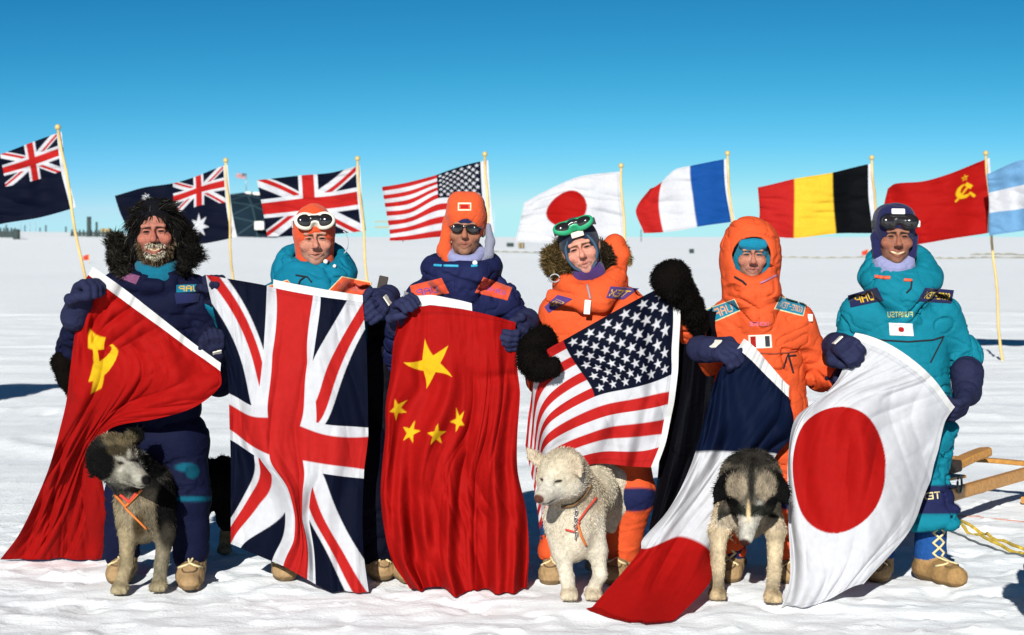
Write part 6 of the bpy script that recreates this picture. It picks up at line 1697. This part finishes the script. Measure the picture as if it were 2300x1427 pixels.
# ================================================================== far things
def at(px, D):
    p = W(px, 532, D); return np.array([p[0], D, gz(p[0], D)])
def dome():
    D = 420.0
    c = at(548, D); base = np.array([c[0], D, c[2] - 1.0])
    t = thing('station_dome', 'dark geodesic dome of the polar station on the horizon', 'building', tuple(base))
    Rb, Hh = 17.5, 12.0 + 1.0
    top = CAMH + (532 - 434) * D / FPX
    Hh = top - base[2]
    Rs = (Rb * Rb + Hh * Hh) / (2 * Hh); cz = base[2] + Hh - Rs
    import bmesh
    bm = bmesh.new(); bmesh.ops.create_icosphere(bm, subdivisions=3, radius=Rs)
    mp = plain_mat('dome_panel', (0.006, 0.016, 0.026), rough=0.8, spec=0.1, vary=0.25, vscale=0.2)
    ms = plain_mat('dome_strut', (0.025, 0.05, 0.065), rough=0.8, spec=0.1)
    cen = Vector((base[0], base[1], cz))
    edges = set()
    for f in bm.faces:
        vs_ = [v.co + cen for v in f.verts]
        if min(v.z for v in vs_) < base[2] - 2.0: continue
        if f.normal.y > 0.35: continue
        m = (vs_[0] + vs_[1] + vs_[2]) / 3
        n = f.normal.copy()
        o = [m + (v - m) * 0.93 for v in vs_]
        i = [v - n * 0.25 for v in o]
        V = np.array([tuple(v) for v in o + i])
        T = [(0, 1, 2), (0, 3, 4), (0, 4, 1), (1, 4, 5), (1, 5, 2), (2, 5, 3), (2, 3, 0)]
        mobj('panel', mk_mesh('panel', V, tris=np.array(T), smooth=False), mp, t)
        for a in range(3):
            k = tuple(sorted((f.verts[a].index, f.verts[(a + 1) % 3].index))); edges.add(k)
    bm.verts.ensure_lookup_table()
    Vs = []; Qs = []
    for (a, b) in edges:
        p, q = bm.verts[a].co + cen, bm.verts[b].co + cen
        d = (q - p).normalized(); n = (p - cen).normalized(); s = d.cross(n)
        k = len(Vs)
        for e in (p, q):
            for (u, v) in ((-1, -1), (1, -1), (1, 1), (-1, 1)): Vs.append(tuple(e + s * u * 0.16 + n * v * 0.1))
        for j in range(4): Qs.append((k + j, k + (j + 1) % 4, k + 4 + (j + 1) % 4, k + 4 + j))
    mobj('frame', mk_mesh('frame', np.array(Vs), quads=np.array(Qs), smooth=False), ms, t)
    bm.free()
    for (px, py, w, h) in ((558, 436, 0.7, 0.5), (578, 438, 0.9, 0.6), (583, 507, 1.0, 0.9)):
        p = W(px, py, D - (0 if py < 450 else 16.5))
        mobj('vent_housing', rbox_mesh('vent_housing', p, (w, 0.8, h), None, 0.1), M_WTAG, t)
    pb, pt = W(553, 440, D), W(553, 390, D)
    fl = thing('small_flagpole', 'tiny stars and stripes on a mast above the dome', 'flagpole', tuple(pb))
    tube('mast', [pb, pt], 0.09, M_METAL, fl, 6)
    lm = np.array([(0, 1, 552, 390, D), (0, 0, 552, 402, D), (1, 1, 530, 389, D), (1, 0, 531, 400, D), (.5, .5, 541, 396, D)], float)
    ev = tps_fit(np.stack([lm[:, 0] * 1.6, lm[:, 1]], 1), lm[:, 2:5])
    cloth_patch('flag_cloth', fl, ev, 1.6, np.linspace(0, 1, 24), np.linspace(0, 1, 16), pat_us, lambda u, v: 0.1 * np.sin(6 * u))
dome()
M_FAR = plain_mat('dark_timber', (0.03, 0.045, 0.045), rough=0.9, vary=0.2)
M_TAN = plain_mat('tan_timber', (0.32, 0.24, 0.11), rough=0.9, vary=0.2)
def picket_row(px0, px1, D, n, h, label):
    a, b = at(px0, D), at(px1, D)
    t = thing('snow_fence', label, 'fence', tuple(a), 'low dark fences on the horizon')
    def seat(p): return np.array([p[0], p[1], gz(p[0], p[1])])
    zt = max(a[2], b[2]) + h * 0.45
    board('rail', np.array([a[0], a[1], zt]), np.array([b[0], b[1], zt]), 0.05, h * 0.14, M_FAR, t)
    for i in range(n):
        q = i / (n - 1); p = seat(a * (1 - q) + b * q)
        V = np.array([[-.22, -.1, p[2] - .1 - p[2]], [.22, -.1, -.1], [.06, -.06, h], [-.06, -.06, h], [-.22, .1, -.1], [.22, .1, -.1], [.06, .06, h], [-.06, .06, h]]) + p
        Qd = np.array([[0, 1, 2, 3], [5, 4, 7, 6], [4, 0, 3, 7], [1, 5, 6, 2], [3, 2, 6, 7]])
        mobj('picket', mk_mesh('picket', V, quads=Qd, smooth=False), M_FAR, t)
picket_row(-40, 34, 190, 10, 1.0, 'low dark fence with pointed pickets at the far left edge')
picket_row(162, 275, 210, 14, 0.75, 'low dark fence left of the bearded man on the horizon')
def post(px, D, y0, y1, r, mat, label, name='post', cat='post'):
    a = W(px, y0, D); b = W(px, y1, D); a[2] = gz(a[0], a[1]) - 0.3
    o = tube(name, [a, a * 0.5 + b * 0.5, b], r, mat, None, 8)
    tag(o, label, cat, 'posts and masts on the horizon')
post(37, 185, 534, 515, 0.35, M_FAR, 'thick short dark post ending the fence at far left')
post(200, 205, 523, 487, 0.24, M_FAR, 'tall thick dark post on the horizon left of the bearded man')
post(217, 205, 523, 499, 0.12, M_FAR, 'thin post right of the tall thick dark post')
for i, (x, y1) in enumerate(((46, 500), (66, 500), (79, 498))):
    post(x, 420, 520, y1, 0.14, plain_mat('pale_mast%d' % i, (0.25, 0.35, 0.4)), ('leftmost', 'middle', 'rightmost')[i] + ' of three pale masts below the far left flag', 'mast', 'mast')
post(1110, 500, 530, 468, 0.10, plain_mat('pale_mast', (0.35, 0.45, 0.5)), 'faint thin mast right of the orange cap', 'mast', 'mast')
post(438, 420, 530, 475, 0.12, plain_mat('pale_mast4', (0.3, 0.4, 0.45)), 'faint mast behind the flag with the white star', 'mast', 'mast')
def crate(px, y0, w, h, mat, label):
    D = min(gD(y0), 260); s = D / FPX
    p = W(px, y0, D); z = gz(p[0], p[1])
    t = thing('supply_crate', label, 'crate', (p[0], p[1], z), 'supply crates far behind')
    c = np.array([p[0], p[1], z + h * s / 2])
    mobj('box', rbox_mesh('box', c, (w * s / 2, w * s / 2.4, h * s / 2), rotm(20), 0.06), mat, t)
    for k in (-0.3, 0.3):
        mobj('batten', rbox_mesh('batten', c + rotm(20) @ np.array([k * w * s, -w * s / 2.4 - 0.02, 0]), (0.06, 0.03, h * s / 2.05), rotm(20), 0.01), M_FAR, t)
crate(238, 547, 22, 12, M_TAN, 'tan wooden crate on the snow beside the bearded man')
crate(1171, 571, 12, 13, M_TAN, 'small tan crate on far snow right of the orange cap')
crate(1146, 565, 14, 9, M_FAR, 'small dark crate left of the tan one on far snow')
crate(1553, 574, 9, 10, M_FAR, 'lone dark crate on far snow below the blue tricolour')
crate(478, 557, 90, 5, M_TAN, 'long low stack of tan timber left of the union jack')
def trestle(px0, px1, y0, y1, D, label, mat, legs=2, double=False):
    k = D / FPX
    a, b = W(px0, y1, D), W(px1, y1, D)
    t = thing('trestle', label, 'trestle', (a[0], a[1], gz(a[0], a[1])))
    board('beam', a, b, 0.09, 0.09, mat, t)
    if double: board('beam', a + np.array([0, 0, -1.0]), b + np.array([0, 0, -1.0]), 0.09, 0.12, mat, t)
    for i in range(legs):
        p = a * (1 - i / (legs - 1)) + b * (i / (legs - 1)); g = p.copy(); g[2] = gz(p[0], p[1]) - 0.2
        board('leg', g, p, 0.08, 0.08, mat, t)
trestle(586, 665, 560, 546, 200, 'thin tan trestle frame on snow left of the white goggles', M_TAN)
trestle(842, 900, 516, 498, 330, 'tan platform on legs below the flying stars and stripes', M_TAN, 5, True)
def marker(px, y0, y1, D, label):
    a, b = W(px, y0, D), W(px, y1, D); a[2] = gz(a[0], a[1]) - 0.1
    t = thing('marker_flag', label, 'marker flag', tuple(a), 'small red marker flags')
    tube('stick', [a, b], 0.012 * D / 100 + 0.01, M_BAMBOO, t, 6)
    k = D / FPX
    n = 8
    V = []; 
    for i in range(n + 1):
        for j in (0, 1):
            V.append(b + np.array([-i / n * 14 * k, 0.06 * math.sin(i * 0.9), -j * (9 + 4 * (1 - i / n)) * k - i / n * 5 * k]))
    Q = [(2 * i, 2 * i + 1, 2 * i + 3, 2 * i + 2) for i in range(n)]
    mobj('pennant', mk_mesh('pennant', np.array(V), quads=np.array(Q), col=np.array([0.5, 0.06, 0.03])), M_FLAG, t)
marker(200, 590, 571, 105, 'small red marker flag on snow left of the bearded man')
marker(2112, 616, 600, 85, 'small red marker flag right of the teal collar')
marker(1950, 583, 560, 135, 'red marker flag on far snow beside the dark blue cap')

# another dog just outside the picture at right, whose shadow falls into it
def copy_tree(o, parent=None):
    c = o.copy(); COL.objects.link(c); c.parent = parent
    for ch in [x for x in bpy.data.objects if x.parent == o and x != c]: copy_tree(ch, c)
    return c
cp = copy_tree(t1)
cp.location = (2.215, 7.25, 0.0)
cp['label'] = 'dark dog just outside the right edge, casting the shadow at lower right'
cp['group'] = 'dogs outside the picture'

for i, (x, y1, r) in enumerate(((14, 505, 0.1), (56, 506, 0.08), (90, 512, 0.1))):
    post(x, 300, 525, y1, r, M_FAR, ('thin dark pole at the far left edge', 'thin dark pole between two pale masts', 'short dark pole right of the pale masts')[i], 'pole', 'pole')
crate(72, 524, 12, 6, M_FAR, 'dark low hut right of the far left fence')
crate(30, 528, 16, 8, M_TAN, 'pale crate at the end of the far left fence')

crate(118, 527, 18, 5, M_FAR, 'long dark low hut between the far left flagpole and the fence')
for i, (x, D, y0, y1) in enumerate(((103, 330, 524, 506), (148, 330, 524, 509), (905, 420, 526, 500), (1440, 600, 531, 516))):
    post(x, D, y0, y1, 0.13, M_FAR, ('thin dark mast left of the far left flagpole', 'thin dark mast just left of the second low fence', 'thin dark mast right of the tan platform on legs', 'tiny dark mast on the horizon under the blue tricolour')[i], 'mast', 'mast')
